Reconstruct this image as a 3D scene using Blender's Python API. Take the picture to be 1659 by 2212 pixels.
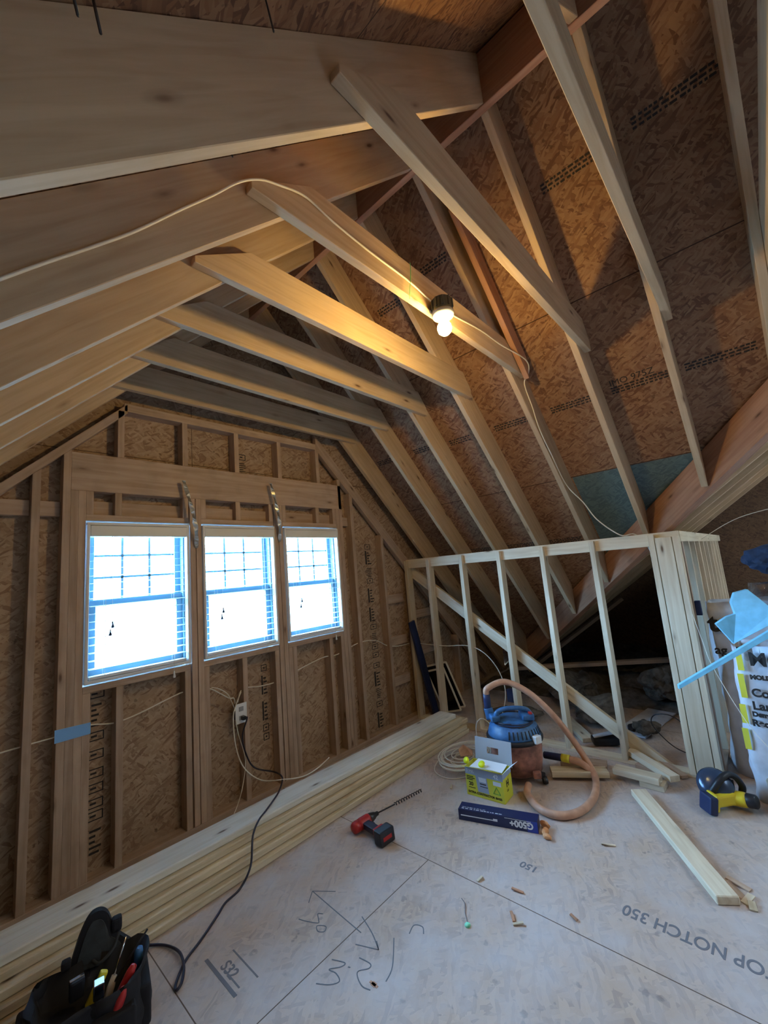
import bpy, bmesh, math, random
from mathutils import Vector, Matrix, noise
random.seed(7)
for o in list(bpy.data.objects): bpy.data.objects.remove(o)
S = bpy.context.scene; C = S.collection
V = Vector
# ------------------------------------------------------------------ camera, sky, exposure
cam_d = bpy.data.cameras.new('camera'); cam = bpy.data.objects.new('camera', cam_d); C.objects.link(cam)
YAW, PIT, ROL = 0.83904, 0.14626, -0.08616
fw = V((math.sin(YAW)*math.cos(PIT), math.cos(YAW)*math.cos(PIT), math.sin(PIT)))
rt = V((math.cos(YAW), -math.sin(YAW), 0)); up = rt.cross(fw)
c_, s_ = math.cos(ROL), math.sin(ROL)
r2, u2 = c_*rt + s_*up, -s_*rt + c_*up
M = Matrix((r2, u2, -fw)).transposed().to_4x4(); M.translation = V((-0.80943, -2.93868, 1.53404))
cam.matrix_world = M
cam_d.sensor_fit = 'HORIZONTAL'; cam_d.sensor_width = 36.0; cam_d.lens = 889.71*36.0/1659.0
cam_d.clip_start = 0.02
S.camera = cam
S.view_settings.view_transform = 'Standard'; S.view_settings.look = 'None'
S.view_settings.gamma = 1.0; S.view_settings.use_curve_mapping = False
S.view_settings.exposure = 0.0
W = bpy.data.worlds.new('sky'); S.world = W; W.use_nodes = True
bg = W.node_tree.nodes['Background']; bg.inputs[1].default_value = 112.0
wn = W.node_tree; wt = wn.nodes.new('ShaderNodeTexCoord'); wsx = wn.nodes.new('ShaderNodeSeparateXYZ'); wr = wn.nodes.new('ShaderNodeValToRGB')
wn.links.new(wt.outputs['Generated'], wsx.inputs[0]); wn.links.new(wsx.outputs[2], wr.inputs[0]); wn.links.new(wr.outputs[0], bg.inputs[0])
we = wr.color_ramp.elements; we[0].position = 0.0; we[0].color = (0.075, 0.13, 0.19, 1); we[1].position = 0.10; we[1].color = (0.33, 0.60, 1.0, 1)
BULB = 540.0
BULB2 = 45.0

def portal(loc, rot, sx, sy):
    l = bpy.data.lights.new('window_portal', 'AREA'); l.shape = 'RECTANGLE'; l.size = sx; l.size_y = sy
    l.cycles.is_portal = True
    o = bpy.data.objects.new('window_portal', l); C.objects.link(o); o.location = loc; o.rotation_euler = rot
WX = [-0.194, 0.492, 1.178]; WW = 0.59; ZT, ZB = 1.982, 1.053
for x in WX: portal((x+WW/2, 0.16, (ZT+ZB)/2), (math.radians(-90), 0, 0), WW, ZT-ZB)

# ------------------------------------------------------------------ materials
def newmat(name):
    m = bpy.data.materials.new(name); m.use_nodes = True
    nt = m.node_tree; b = nt.nodes['Principled BSDF']; return m, nt, b
def L(nt, a, b): nt.links.new(a, b)
def nd(nt, t, **k):
    n = nt.nodes.new(t)
    for a, v in k.items(): setattr(n, a, v)
    return n
def ramp(nt, stops):
    r = nd(nt, 'ShaderNodeValToRGB'); e = r.color_ramp.elements
    while len(e) < len(stops): e.new(0.5)
    for i, (p, c) in enumerate(stops):
        e[i].position = p; e[i].color = (*c, 1) if len(c) == 3 else c
    return r
def mixc(nt, fac, a, b, mode='MIX'):
    n = nd(nt, 'ShaderNodeMix', data_type='RGBA', blend_type=mode)
    for s, v in ((0, fac), (6, a), (7, b)):
        if hasattr(v, 'default_value') or hasattr(v, 'is_linked'): L(nt, v, n.inputs[s])
        else: n.inputs[s].default_value = v if s == 0 else (*v, 1)
    return n.outputs[2]
def mth(nt, op, a, b=None, c=None):
    n = nd(nt, 'ShaderNodeMath', operation=op)
    for i, v in enumerate((a, b, c)):
        if v is None: continue
        if hasattr(v, 'is_linked'): L(nt, v, n.inputs[i])
        else: n.inputs[i].default_value = v
    return n.outputs[0]
def simple(name, col, rough=0.5, metal=0.0, spec=0.5, emit=None, es=0, trans=0, var=0.0):
    m, nt, b = newmat(name)
    b.inputs['Base Color'].default_value = (*col, 1); b.inputs['Roughness'].default_value = rough
    b.inputs['Metallic'].default_value = metal; b.inputs['Specular IOR Level'].default_value = spec
    if emit: b.inputs['Emission Color'].default_value = (*emit, 1); b.inputs['Emission Strength'].default_value = es
    if trans: b.inputs['Transmission Weight'].default_value = trans
    if var:
        tc = nd(nt, 'ShaderNodeTexCoord'); n = nd(nt, 'ShaderNodeTexNoise'); n.inputs['Scale'].default_value = 18; n.inputs['Detail'].default_value = 6
        L(nt, tc.outputs['Object'], n.inputs['Vector'])
        r = ramp(nt, [(0.35, tuple(c*(1-var) for c in col)), (0.65, tuple(min(1, c*(1+var)) for c in col))])
        L(nt, n.outputs[0], r.inputs[0]); L(nt, r.outputs[0], b.inputs['Base Color'])
    return m
def wood(name, c1, c2, knot=(0.10, 0.045, 0.02), rough=0.62, knots=True, dirt=0.0):
    m, nt, b = newmat(name)
    tc = nd(nt, 'ShaderNodeTexCoord'); oi = nd(nt, 'ShaderNodeObjectInfo')
    off = mth(nt, 'MULTIPLY', oi.outputs['Random'], 37.0)
    cmb = nd(nt, 'ShaderNodeCombineXYZ')
    for i in range(3): L(nt, off, cmb.inputs[i])
    add = nd(nt, 'ShaderNodeVectorMath', operation='ADD'); L(nt, tc.outputs['Object'], add.inputs[0]); L(nt, cmb.outputs[0], add.inputs[1])
    mp = nd(nt, 'ShaderNodeMapping'); mp.inputs['Scale'].default_value = (1.6, 26, 26); L(nt, add.outputs[0], mp.inputs[0])
    n1 = nd(nt, 'ShaderNodeTexNoise'); n1.inputs['Scale'].default_value = 1.6; n1.inputs['Detail'].default_value = 5; n1.inputs['Distortion'].default_value = 0.6
    L(nt, mp.outputs[0], n1.inputs['Vector'])
    r1 = ramp(nt, [(0.32, c2), (0.62, c1)]); L(nt, n1.outputs[0], r1.inputs[0])
    # broad tone drift, different per board
    n2 = nd(nt, 'ShaderNodeTexNoise'); n2.inputs['Scale'].default_value = 2.2; n2.inputs['Detail'].default_value = 2
    L(nt, add.outputs[0], n2.inputs['Vector'])
    rr = mth(nt, 'MULTIPLY_ADD', oi.outputs['Random'], 0.22, 0.86)
    r2 = mth(nt, 'MULTIPLY_ADD', n2.outputs[0], 0.5, 0.76)
    tot = mth(nt, 'MULTIPLY', rr, r2)
    gc = nd(nt, 'ShaderNodeCombineColor')
    for i in range(3): L(nt, tot, gc.inputs[i])
    col = mixc(nt, 1.0, r1.outputs[0], gc.outputs[0], 'MULTIPLY')
    if knots:
        mk = nd(nt, 'ShaderNodeMapping'); mk.inputs['Scale'].default_value = (2.6, 9, 9); L(nt, add.outputs[0], mk.inputs[0])
        vo = nd(nt, 'ShaderNodeTexVoronoi'); vo.inputs['Scale'].default_value = 1.0; L(nt, mk.outputs[0], vo.inputs['Vector'])
        rk = ramp(nt, [(0.04, (0.9, 0.9, 0.9)), (0.09, (0.25, 0.25, 0.25)), (0.16, (0, 0, 0))]); L(nt, vo.outputs['Distance'], rk.inputs[0])
        col = mixc(nt, rk.outputs[0], col, knot)
    if dirt:
        n3 = nd(nt, 'ShaderNodeTexNoise'); n3.inputs['Scale'].default_value = 9; n3.inputs['Detail'].default_value = 8
        L(nt, add.outputs[0], n3.inputs['Vector'])
        r3 = ramp(nt, [(0.5, (0, 0, 0)), (0.75, (dirt, dirt, dirt))]); L(nt, n3.outputs[0], r3.inputs[0])
        col = mixc(nt, r3.outputs[0], col, (0.2, 0.14, 0.1))
    L(nt, col, b.inputs['Base Color']); b.inputs['Roughness'].default_value = rough; b.inputs['Specular IOR Level'].default_value = 0.3
    bp = nd(nt, 'ShaderNodeBump'); bp.inputs['Strength'].default_value = 0.12; bp.inputs['Distance'].default_value = 0.002
    L(nt, n1.outputs[0], bp.inputs['Height']); L(nt, bp.outputs[0], b.inputs['Normal'])
    return m
def osb(name, c1, c2, c3, axis_seam=None, plane='wall', scale=1.0, spots=0.5, dust=None, patch=None, rough=0.7):
    """oriented-strand panel: two layers of stretched flakes; seams given as (axis, position) lines in object space"""
    m, nt, b = newmat(name)
    tc = nd(nt, 'ShaderNodeTexCoord'); P = tc.outputs['Object']
    sx_ = nd(nt, 'ShaderNodeSeparateXYZ'); L(nt, P, sx_.inputs[0]); q2 = nd(nt, 'ShaderNodeCombineXYZ')
    ia, ib = {'roof': (1, 0), 'floor': (0, 1), 'wall': (0, 2), 'side': (1, 2)}[plane]
    L(nt, sx_.outputs[ia], q2.inputs[0]); L(nt, mth(nt, 'MULTIPLY', sx_.outputs[ib], 1.414 if plane == 'roof' else 1.0), q2.inputs[1])
    nz = nd(nt, 'ShaderNodeTexNoise'); nz.inputs['Scale'].default_value = 9*scale; nz.inputs['Detail'].default_value = 2; L(nt, q2.outputs[0], nz.inputs['Vector'])
    dm = nd(nt, 'ShaderNodeVectorMath', operation='MULTIPLY_ADD'); L(nt, nz.outputs['Color'], dm.inputs[0]); dm.inputs[1].default_value = (0.05, 0.05, 0.0); L(nt, q2.outputs[0], dm.inputs[2])
    layers = []; f = None
    for k, (ang, st) in enumerate(((0.25, (13, 48)), (-0.75, (15, 60)), (1.25, (15, 60)), (0.7, (18, 75)), (2.6, (20, 90)))):
        mr = nd(nt, 'ShaderNodeMapping'); mr.inputs['Rotation'].default_value = (0, 0, ang); mr.inputs['Location'].default_value = (k*3.7, k*1.3, 0); L(nt, dm.outputs[0], mr.inputs[0])
        mp = nd(nt, 'ShaderNodeMapping'); mp.inputs['Scale'].default_value = (st[0]*scale, st[1]*scale, 0.0); L(nt, mr.outputs[0], mp.inputs[0])
        vo = nd(nt, 'ShaderNodeTexVoronoi', voronoi_dimensions='2D'); vo.inputs['Scale'].default_value = 1.0; L(nt, mp.outputs[0], vo.inputs['Vector'])
        sp = nd(nt, 'ShaderNodeSeparateColor'); L(nt, vo.outputs['Color'], sp.inputs[0]); layers.append((sp, vo))
        if f is None: f = sp.outputs[0]
        else:
            mk_ = mth(nt, 'GREATER_THAN', sp.outputs[1], 0.55); mf = nd(nt, 'ShaderNodeMix', data_type='FLOAT')
            L(nt, mk_, mf.inputs[0]); L(nt, f, mf.inputs[2]); L(nt, sp.outputs[0], mf.inputs[3]); f = mf.outputs[0]
    r = ramp(nt, [(0.02, c3), (0.35, c2), (1.0, c1)]); L(nt, f, r.inputs[0])
    col = r.outputs[0]
    big = nd(nt, 'ShaderNodeTexNoise'); big.inputs['Scale'].default_value = 1.3; big.inputs['Detail'].default_value = 5; L(nt, P, big.inputs['Vector'])
    g = mth(nt, 'MULTIPLY_ADD', big.outputs[0], 0.6, 0.7)
    gc = nd(nt, 'ShaderNodeCombineColor')
    for i in range(3): L(nt, g, gc.inputs[i])
    col = mixc(nt, 1.0, col, gc.outputs[0], 'MULTIPLY')
    if spots:
        n5 = nd(nt, 'ShaderNodeTexNoise'); n5.inputs['Scale'].default_value = 26*scale; n5.inputs['Detail'].default_value = 3; L(nt, P, n5.inputs['Vector'])
        r5 = ramp(nt, [(0.66, (0, 0, 0)), (0.72, (spots, spots, spots))]); L(nt, n5.outputs[0], r5.inputs[0])
        col = mixc(nt, r5.outputs[0], col, tuple(v*0.25 for v in c3))
    if dust:
        n6 = nd(nt, 'ShaderNodeTexNoise'); n6.inputs['Scale'].default_value = 3.2; n6.inputs['Detail'].default_value = 9; n6.inputs['Roughness'].default_value = 0.66; L(nt, P, n6.inputs['Vector'])
        r6 = ramp(nt, [(0.36, (0.25,)*3), (0.68, (0.85,)*3)]); L(nt, n6.outputs[0], r6.inputs[0])
        col = mixc(nt, r6.outputs[0], col, dust)
    sep = nd(nt, 'ShaderNodeSeparateXYZ'); L(nt, P, sep.inputs[0])
    for s in (axis_seam or []):
        ax, pos = s[0], s[1]
        d = mth(nt, 'ABSOLUTE', mth(nt, 'SUBTRACT', sep.outputs['XYZ'.index(ax)], pos))
        mk = mth(nt, 'LESS_THAN', d, 0.0022)
        if len(s) > 2:
            o2 = sep.outputs['XYZ'.index(s[2])]
            mk = mth(nt, 'MULTIPLY', mk, mth(nt, 'MULTIPLY', mth(nt, 'GREATER_THAN', o2, s[3]), mth(nt, 'LESS_THAN', o2, s[4])))
        col = mixc(nt, mk, col, tuple(v*0.35 for v in c3))
    if patch:  # a panel of its own colour (x > p0, y < p1 in object space)
        mk = mth(nt, 'MULTIPLY', mth(nt, 'GREATER_THAN', sep.outputs[0], patch[0]), mth(nt, 'LESS_THAN', sep.outputs[1], patch[1]))
        r8 = ramp(nt, [(0.2, patch[3]), (0.8, patch[2])]); L(nt, f, r8.inputs[0])
        col = mixc(nt, mk, col, r8.outputs[0])
    L(nt, col, b.inputs['Base Color']); b.inputs['Roughness'].default_value = rough; b.inputs['Specular IOR Level'].default_value = 0.25
    bp = nd(nt, 'ShaderNodeBump'); bp.inputs['Strength'].default_value = 0.3; bp.inputs['Distance'].default_value = 0.003
    L(nt, layers[0][0].outputs[1], bp.inputs['Height']); L(nt, bp.outputs[0], b.inputs['Normal'])
    return m
MT = {}
MT['pine'] = wood('pine', (0.60, 0.44, 0.28), (0.50, 0.35, 0.21))
MT['stud'] = wood('pine_pink', (0.52, 0.38, 0.28), (0.42, 0.29, 0.20), dirt=0.25)
MT['new'] = wood('pine_new', (0.70, 0.61, 0.46), (0.60, 0.49, 0.34))
MT['valley'] = wood('pine_red', (0.50, 0.27, 0.16), (0.40, 0.19, 0.11), dirt=0.2)
MT['lumber'] = wood('pine_lumber', (0.68, 0.58, 0.42), (0.56, 0.45, 0.29))
MT['lumberlit'] = wood('pine_lumber_lit', (0.86, 0.84, 0.76), (0.74, 0.70, 0.60))  # same pine as the stack, lightened: window light on its top painted in
MT['gunmetal'] = simple('blue_black_metal', (0.05, 0.08, 0.14), 0.2, 0.3)
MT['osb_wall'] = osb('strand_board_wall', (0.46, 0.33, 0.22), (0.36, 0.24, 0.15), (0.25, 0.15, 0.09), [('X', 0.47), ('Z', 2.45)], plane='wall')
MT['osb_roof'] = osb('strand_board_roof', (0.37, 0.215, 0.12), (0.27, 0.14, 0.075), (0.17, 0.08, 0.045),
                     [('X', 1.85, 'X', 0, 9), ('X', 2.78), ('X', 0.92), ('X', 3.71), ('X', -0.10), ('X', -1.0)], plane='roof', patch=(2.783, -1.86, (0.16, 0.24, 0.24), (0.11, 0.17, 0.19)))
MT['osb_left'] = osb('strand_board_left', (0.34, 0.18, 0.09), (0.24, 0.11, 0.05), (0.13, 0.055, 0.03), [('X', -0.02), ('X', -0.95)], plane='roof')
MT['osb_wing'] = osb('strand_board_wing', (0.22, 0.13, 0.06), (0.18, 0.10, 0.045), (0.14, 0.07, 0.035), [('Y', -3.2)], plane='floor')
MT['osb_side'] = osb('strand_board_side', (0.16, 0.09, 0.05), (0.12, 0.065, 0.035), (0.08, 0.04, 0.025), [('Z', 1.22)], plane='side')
MT['floor'] = osb('subfloor', (0.56, 0.40, 0.28), (0.47, 0.33, 0.23), (0.36, 0.25, 0.18),
                  [('X', 1.068), ('X', 3.5), ('Y', -1.355, 'X', -0.087, 1.068), ('X', -0.087), ('Y', -3.8)], plane='floor', scale=0.8, spots=0.6, dust=(0.55, 0.51, 0.51))
MT['white'] = simple('white_vinyl', (0.80, 0.82, 0.82), 0.35)
MT['cordwhite'] = simple('white_cable', (0.78, 0.74, 0.64), 0.45)
MT['black'] = simple('black_rubber', (0.012, 0.013, 0.018), 0.45)
MT['navycord'] = simple('navy_black_cord', (0.015, 0.015, 0.035), 0.4)
MT['steel'] = simple('galvanized_steel', (0.62, 0.62, 0.58), 0.3, 0.9)
MT['darksteel'] = simple('dark_steel', (0.06, 0.06, 0.065), 0.4, 0.8)
MT['chrome'] = simple('chrome', (0.8, 0.8, 0.82), 0.12, 1.0)
MT['ink'] = simple('black_ink', (0.025, 0.02, 0.018), 0.8)
MT['inkgrey'] = simple('grey_ink', (0.17, 0.17, 0.19), 0.85)
MT['pencil'] = simple('pencil_mark', (0.14, 0.15, 0.17), 0.8)
MT['tape'] = simple('blue_tape', (0.22, 0.50, 0.95), 0.6)
MT['yellow'] = simple('yellow_plastic', (0.78, 0.60, 0.03), 0.4)
MT['red'] = simple('red_plastic', (0.42, 0.02, 0.02), 0.4)
MT['bluepl'] = simple('blue_plastic', (0.035, 0.13, 0.30), 0.45, var=0.35)
MT['tank'] = simple('dusty_red_tank', (0.33, 0.14, 0.10), 0.45, var=0.45)
MT['hose'] = simple('tan_hose', (0.56, 0.31, 0.20), 0.5, var=0.12)
MT['nylon'] = simple('black_nylon', (0.006, 0.006, 0.010), 0.8, var=0.3)
MT['greynylon'] = simple('grey_nylon', (0.035, 0.04, 0.045), 0.8, var=0.3)
MT['cardgrey'] = simple('grey_cardboard', (0.42, 0.44, 0.48), 0.8)
MT['boxyellow'] = simple('box_yellow', (0.72, 0.68, 0.06), 0.5)
MT['boxgrey'] = simple('box_grey_blue', (0.36, 0.42, 0.55), 0.5)
MT['neon'] = simple('neon_yellow', (0.85, 0.95, 0.02), 0.5)
MT['navybox'] = simple('navy_carton', (0.012, 0.02, 0.08), 0.35)
MT['bluebox'] = simple('blue_carton_end', (0.02, 0.05, 0.35), 0.4)
MT['print'] = simple('white_print', (0.8, 0.82, 0.85), 0.5)
MT['orange'] = simple('orange_foam', (0.75, 0.36, 0.16), 0.8)
MT['bag'] = simple('woven_white_bag', (0.62, 0.66, 0.74), 0.55, var=0.08)
MT['tanbag'] = simple('tan_plastic_bag', (0.42, 0.36, 0.28), 0.4, var=0.3)
MT['bluefoam'] = simple('light_blue_foam', (0.22, 0.62, 0.86), 0.45, var=0.1)
MT['navycloth'] = simple('navy_cloth', (0.01, 0.03, 0.08), 0.8, var=0.3)
MT['darkblue'] = simple('dark_blue_panel', (0.012, 0.025, 0.09), 0.5)
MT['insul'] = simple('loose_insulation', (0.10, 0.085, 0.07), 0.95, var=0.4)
MT['green'] = simple('green_string', (0.1, 0.6, 0.15), 0.6)
MT['mint'] = simple('mint_plastic', (0.25, 0.75, 0.5), 0.5)
MT['ceramic'] = simple('white_porcelain', (0.36, 0.38, 0.42), 0.35)
MT['boxdark'] = simple('dark_fiberglass', (0.03, 0.035, 0.035), 0.5)
MT['tealedge'] = simple('tealboard', (0.2, 0.3, 0.3), 0.7)
MT['bulb'] = simple('lit_bulb', (1, 0.9, 0.7), 0.4, emit=(1.0, 0.66, 0.20), es=BULB)
MT['bulb2'] = simple('lit_bulb_far', (1, 0.9, 0.7), 0.4, emit=(1.0, 0.62, 0.20), es=BULB2)
def trans_mat(name, col, tr=0.5):
    m, nt, b = newmat(name)
    t = nd(nt, 'ShaderNodeBsdfTranslucent'); t.inputs[0].default_value = (*col, 1)
    b.inputs['Base Color'].default_value = (*col, 1); b.inputs['Roughness'].default_value = 0.4
    mx = nd(nt, 'ShaderNodeMixShader'); mx.inputs[0].default_value = tr
    L(nt, b.outputs[0], mx.inputs[1]); L(nt, t.outputs[0], mx.inputs[2]); L(nt, mx.outputs[0], nt.nodes['Material Output'].inputs[0])
    return m
MT['slat'] = trans_mat('blind_slat_backlit', (0.55, 0.64, 0.68), 0.25)  # white slats, with backlit blue-grey shade put into the colour
MT['sash'] = simple('sash_vinyl_backlit', (0.18, 0.34, 0.44), 0.4)  # white vinyl darkened to blue-grey: the backlit look is painted into the colour
def clear(name, col, gloss=0.08):
    m, nt, b = newmat(name); nt.nodes.remove(b)
    t = nd(nt, 'ShaderNodeBsdfTransparent'); t.inputs[0].default_value = (*col, 1)
    g = nd(nt, 'ShaderNodeBsdfGlossy'); g.inputs['Roughness'].default_value = 0.05
    mx = nd(nt, 'ShaderNodeMixShader'); mx.inputs[0].default_value = gloss
    L(nt, t.outputs[0], mx.inputs[1]); L(nt, g.outputs[0], mx.inputs[2]); L(nt, mx.outputs[0], nt.nodes['Material Output'].inputs[0])
    return m
MT['glass'] = clear('window_glass', (0.93, 0.97, 0.97))
MT['screen'] = clear('screen_mesh', (0.16, 0.17, 0.22), 0.05)
MT['wrap'] = clear('clear_plastic', (0.62, 0.66, 0.70), 0.25)

# ------------------------------------------------------------------ builders
WM = {}
def link(name, me, mw, mat, parent=None):
    o = bpy.data.objects.new(name, me); C.objects.link(o)
    if mat is not None and not me.materials: me.materials.append(MT[mat] if isinstance(mat, str) else mat)
    WM[o.name] = mw.copy()
    if parent is not None:
        o.parent = parent; o.matrix_basis = WM[parent.name].inverted() @ mw
    else: o.matrix_basis = mw
    return o
def tag(o, label, cat, group=None):
    o['label'] = label; o['category'] = cat
    if group: o['group'] = group
    return o
def struct(o): o['kind'] = 'structure'; return o
def thing(name, label, cat, loc=(0, 0, 0), rz=0, group=None, rot=None):
    o = bpy.data.objects.new(name, None); C.objects.link(o); o.empty_display_size = 0.05
    mw = Matrix.Translation(V(loc)) @ (rot if rot is not None else Matrix.Rotation(rz, 4, 'Z'))
    o.matrix_basis = mw; WM[o.name] = mw
    return tag(o, label, cat, group)
def finish(bm, bev=0.0, seg=1, smooth=False):
    bmesh.ops.recalc_face_normals(bm, faces=bm.faces)
    if bev: bmesh.ops.bevel(bm, geom=bm.edges[:], offset=bev, segments=seg, affect='EDGES', profile=0.6)
    me = bpy.data.meshes.new('m'); bm.to_mesh(me); bm.free()
    if smooth:
        for p in me.polygons: p.use_smooth = True
    return me
def frame(X, up_=(0, 0, 1), o=(0, 0, 0)):
    X = V(X).normalized(); u = V(up_)
    if abs(X.dot(u.normalized())) > 0.98: u = V((0, 1, 0))
    Y = u.cross(X).normalized(); Z = X.cross(Y)
    m = Matrix((X, Y, Z)).transposed().to_4x4(); m.translation = V(o); return m
def bmbox(bm, c, s, mtx=None):
    r = bmesh.ops.create_cube(bm, size=1.0)
    for v in r['verts']:
        v.co = V((v.co.x*s[0]+c[0], v.co.y*s[1]+c[1], v.co.z*s[2]+c[2]))
        if mtx is not None: v.co = mtx @ v.co
    return r['verts']
def beam(name, p0, p1, w, h, mat, parent=None, up_=(0, 0, 1), bev=0.0022):
    p0, p1 = V(p0), V(p1); Ln = (p1-p0).length
    bm = bmesh.new(); bmbox(bm, (0, 0, 0), (Ln, w, h))
    return link(name, finish(bm, bev), frame(p1-p0, up_, (p0+p1)/2), mat, parent)
def box(name, lo, hi, mat, parent=None, bev=0.0022, grain='X'):
    """axis-aligned box in world, local X along its grain"""
    lo, hi = V(lo), V(hi); c = (lo+hi)/2; s = hi-lo
    X = {'X': (1, 0, 0), 'Y': (0, 1, 0), 'Z': (0, 0, 1)}[grain]
    f = frame(X, (0, 0, 1), c); inv = f.to_3x3().inverted()
    bm = bmesh.new(); vs = bmbox(bm, (0, 0, 0), s)
    for v in vs: v.co = inv @ v.co
    return link(name, finish(bm, bev), f, mat, parent)
def prism(name, pts, ext, mat, parent=None, X=(1, 0, 0), bev=0.002, origin=None):
    pts = [V(p) for p in pts]; ext = V(ext)
    c = sum(pts, V((0, 0, 0)))/len(pts) + ext/2 if origin is None else V(origin)
    f = frame(X, (0, 0, 1), c); inv = f.inverted()
    bm = bmesh.new(); a = [bm.verts.new(inv @ p) for p in pts]; b_ = [bm.verts.new(inv @ (p+ext)) for p in pts]
    bm.faces.new(a); bm.faces.new(b_[::-1]); n = len(pts)
    for i in range(n): bm.faces.new((a[i], a[(i+1) % n], b_[(i+1) % n], b_[i]))
    return link(name, finish(bm, bev), f, mat, parent)
def lprism(name, pts, ext, mat, parent, bev=0.0):
    """prism in the parent's local coordinates"""
    bm = bmesh.new(); a = [bm.verts.new(V(p)) for p in pts]; b_ = [bm.verts.new(V(p)+V(ext)) for p in pts]
    bm.faces.new(a); bm.faces.new(b_[::-1]); n = len(pts)
    for i in range(n): bm.faces.new((a[i], a[(i+1) % n], b_[(i+1) % n], b_[i]))
    return link(name, finish(bm, bev, 2 if bev > 0.004 else 1), WM[parent.name], mat, parent)
def catmull(pts, n=8, closed=False):
    pts = [V(p) for p in pts]; out = []
    m = len(pts)
    for i in range(m if closed else m-1):
        if closed: p = [pts[(i-1) % m], pts[i], pts[(i+1) % m], pts[(i+2) % m]]
        else: p = [pts[max(i-1, 0)], pts[i], pts[i+1], pts[min(i+2, m-1)]]
        for k in range(n):
            t = k/n
            out.append(0.5*((2*p[1]) + (-p[0]+p[2])*t + (2*p[0]-5*p[1]+4*p[2]-p[3])*t*t + (-p[0]+3*p[1]-3*p[2]+p[3])*t**3))
    if not closed: out.append(pts[-1])
    return out
def tube_bm(bm, pts, r, seg=8, closed=False, rfun=None):
    rings = []; n = len(pts); prev = None
    for i, p in enumerate(pts):
        if closed: t = pts[(i+1) % n]-pts[(i-1) % n]
        else: t = pts[min(i+1, n-1)]-pts[max(i-1, 0)]
        t = t.normalized() if t.length > 1e-9 else V((1, 0, 0))
        if prev is None:
            a = t.orthogonal().normalized()
        else:
            a = prev - t*prev.dot(t); a = a.normalized() if a.length > 1e-6 else t.orthogonal().normalized()
        prev = a; b_ = t.cross(a)
        rr = r if rfun is None else rfun(i/(n-1))*r
        rings.append([bm.verts.new(p + (a*math.cos(2*math.pi*k/seg) + b_*math.sin(2*math.pi*k/seg))*rr) for k in range(seg)])
    for i in range(n if closed else n-1):
        A, B = rings[i], rings[(i+1) % n]
        for k in range(seg): bm.faces.new((A[k], A[(k+1) % seg], B[(k+1) % seg], B[k]))
    if not closed:
        bm.faces.new(rings[0][::-1]); bm.faces.new(rings[-1])
def tube(name, pts, r, mat, parent=None, seg=8, n=8, closed=False, smooth_path=True, local=False, rfun=None):
    P = catmull(pts, n, closed) if smooth_path else [V(p) for p in pts]
    if local: mw = WM[parent.name]; o = V((0, 0, 0))
    else: o = sum(P, V((0, 0, 0)))/len(P); mw = Matrix.Translation(o)
    bm = bmesh.new(); tube_bm(bm, [p-o for p in P], r, seg, closed, rfun)
    return link(name, finish(bm, smooth=True), mw, mat, parent)
def lathe_bm(bm, prof, seg=24, mtx=None):
    rings = []
    for (r, z) in prof:
        if r < 1e-5: rings.append([bm.verts.new(V((0, 0, z)))])
        else: rings.append([bm.verts.new(V((r*math.cos(2*math.pi*k/seg), r*math.sin(2*math.pi*k/seg), z))) for k in range(seg)])
    if mtx is not None:
        for R_ in rings:
            for v in R_: v.co = mtx @ v.co
    for A, B in zip(rings[:-1], rings[1:]):
        for k in range(seg):
            a = [A[k % len(A)], A[(k+1) % len(A)], B[(k+1) % len(B)], B[k % len(B)]]
            u = []
            for q in a:
                if q not in u: u.append(q)
            if len(u) > 2: bm.faces.new(u)
    for R_, fl in ((rings[0], True), (rings[-1], False)):
        if len(R_) > 2: bm.faces.new(R_[::-1] if fl else R_)
def lathe(name, prof, mat, parent=None, mtx=None, seg=24, local=True, smooth=True):
    bm = bmesh.new(); lathe_bm(bm, prof, seg, mtx)
    me = finish(bm)
    if smooth:
        for p in me.polygons: p.use_smooth = p.area < 0.02 and len(p.vertices) <= 4
    return link(name, me, WM[parent.name] if parent is not None else Matrix(), mat, parent)
def lbox(name, c, s, mat, parent, bev=0.003, rot=None, seg=2):
    bm = bmesh.new(); vs = bmbox(bm, (0, 0, 0), s)
    me = finish(bm, bev, seg)
    mw = WM[parent.name] @ Matrix.Translation(V(c)) @ (rot if rot is not None else Matrix())
    return link(name, me, mw, mat, parent)
def rotm(a, ax): return Matrix.Rotation(math.radians(a), 4, ax)
def text(name, s, size, X, Yd, o, mat, parent=None, thick=0.0004, align='LEFT', bold=0.0, cx=1.0):
    """flat lettering: X reading direction, Yd letter-up direction"""
    cu = bpy.data.curves.new('t', 'FONT'); cu.body = s; cu.size = size; cu.extrude = thick; cu.align_x = align; cu.offset = bold
    to = bpy.data.objects.new('t', cu); C.objects.link(to)
    bpy.context.view_layer.update()
    me = bpy.data.meshes.new_from_object(to.evaluated_get(bpy.context.evaluated_depsgraph_get()))
    bpy.data.objects.remove(to); me.materials.clear()
    for v_ in me.vertices: v_.co.x *= cx
    X = V(X).normalized(); Yd = V(Yd); Yd = (Yd - X*Yd.dot(X)).normalized(); Z = X.cross(Yd)
    f = Matrix((X, Yd, Z)).transposed().to_4x4(); f.translation = V(o)
    return link(name, me, f, mat, parent)
def marks_bm(bm, X, Y, o, rects, n):
    X, Y, o, n = V(X).normalized(), V(Y).normalized(), V(o), V(n).normalized()
    for (x0, y0, x1, y1) in rects:
        vs = []
        for z in (0, 0.0006):
            vs.append([bm.verts.new(o+X*a+Y*b_+n*z) for a, b_ in ((x0, y0), (x1, y0), (x1, y1), (x0, y1))])
        bm.faces.new(vs[0][::-1]); bm.faces.new(vs[1])
        for i in range(4): bm.faces.new((vs[0][i], vs[0][(i+1) % 4], vs[1][(i+1) % 4], vs[1][i]))
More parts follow.
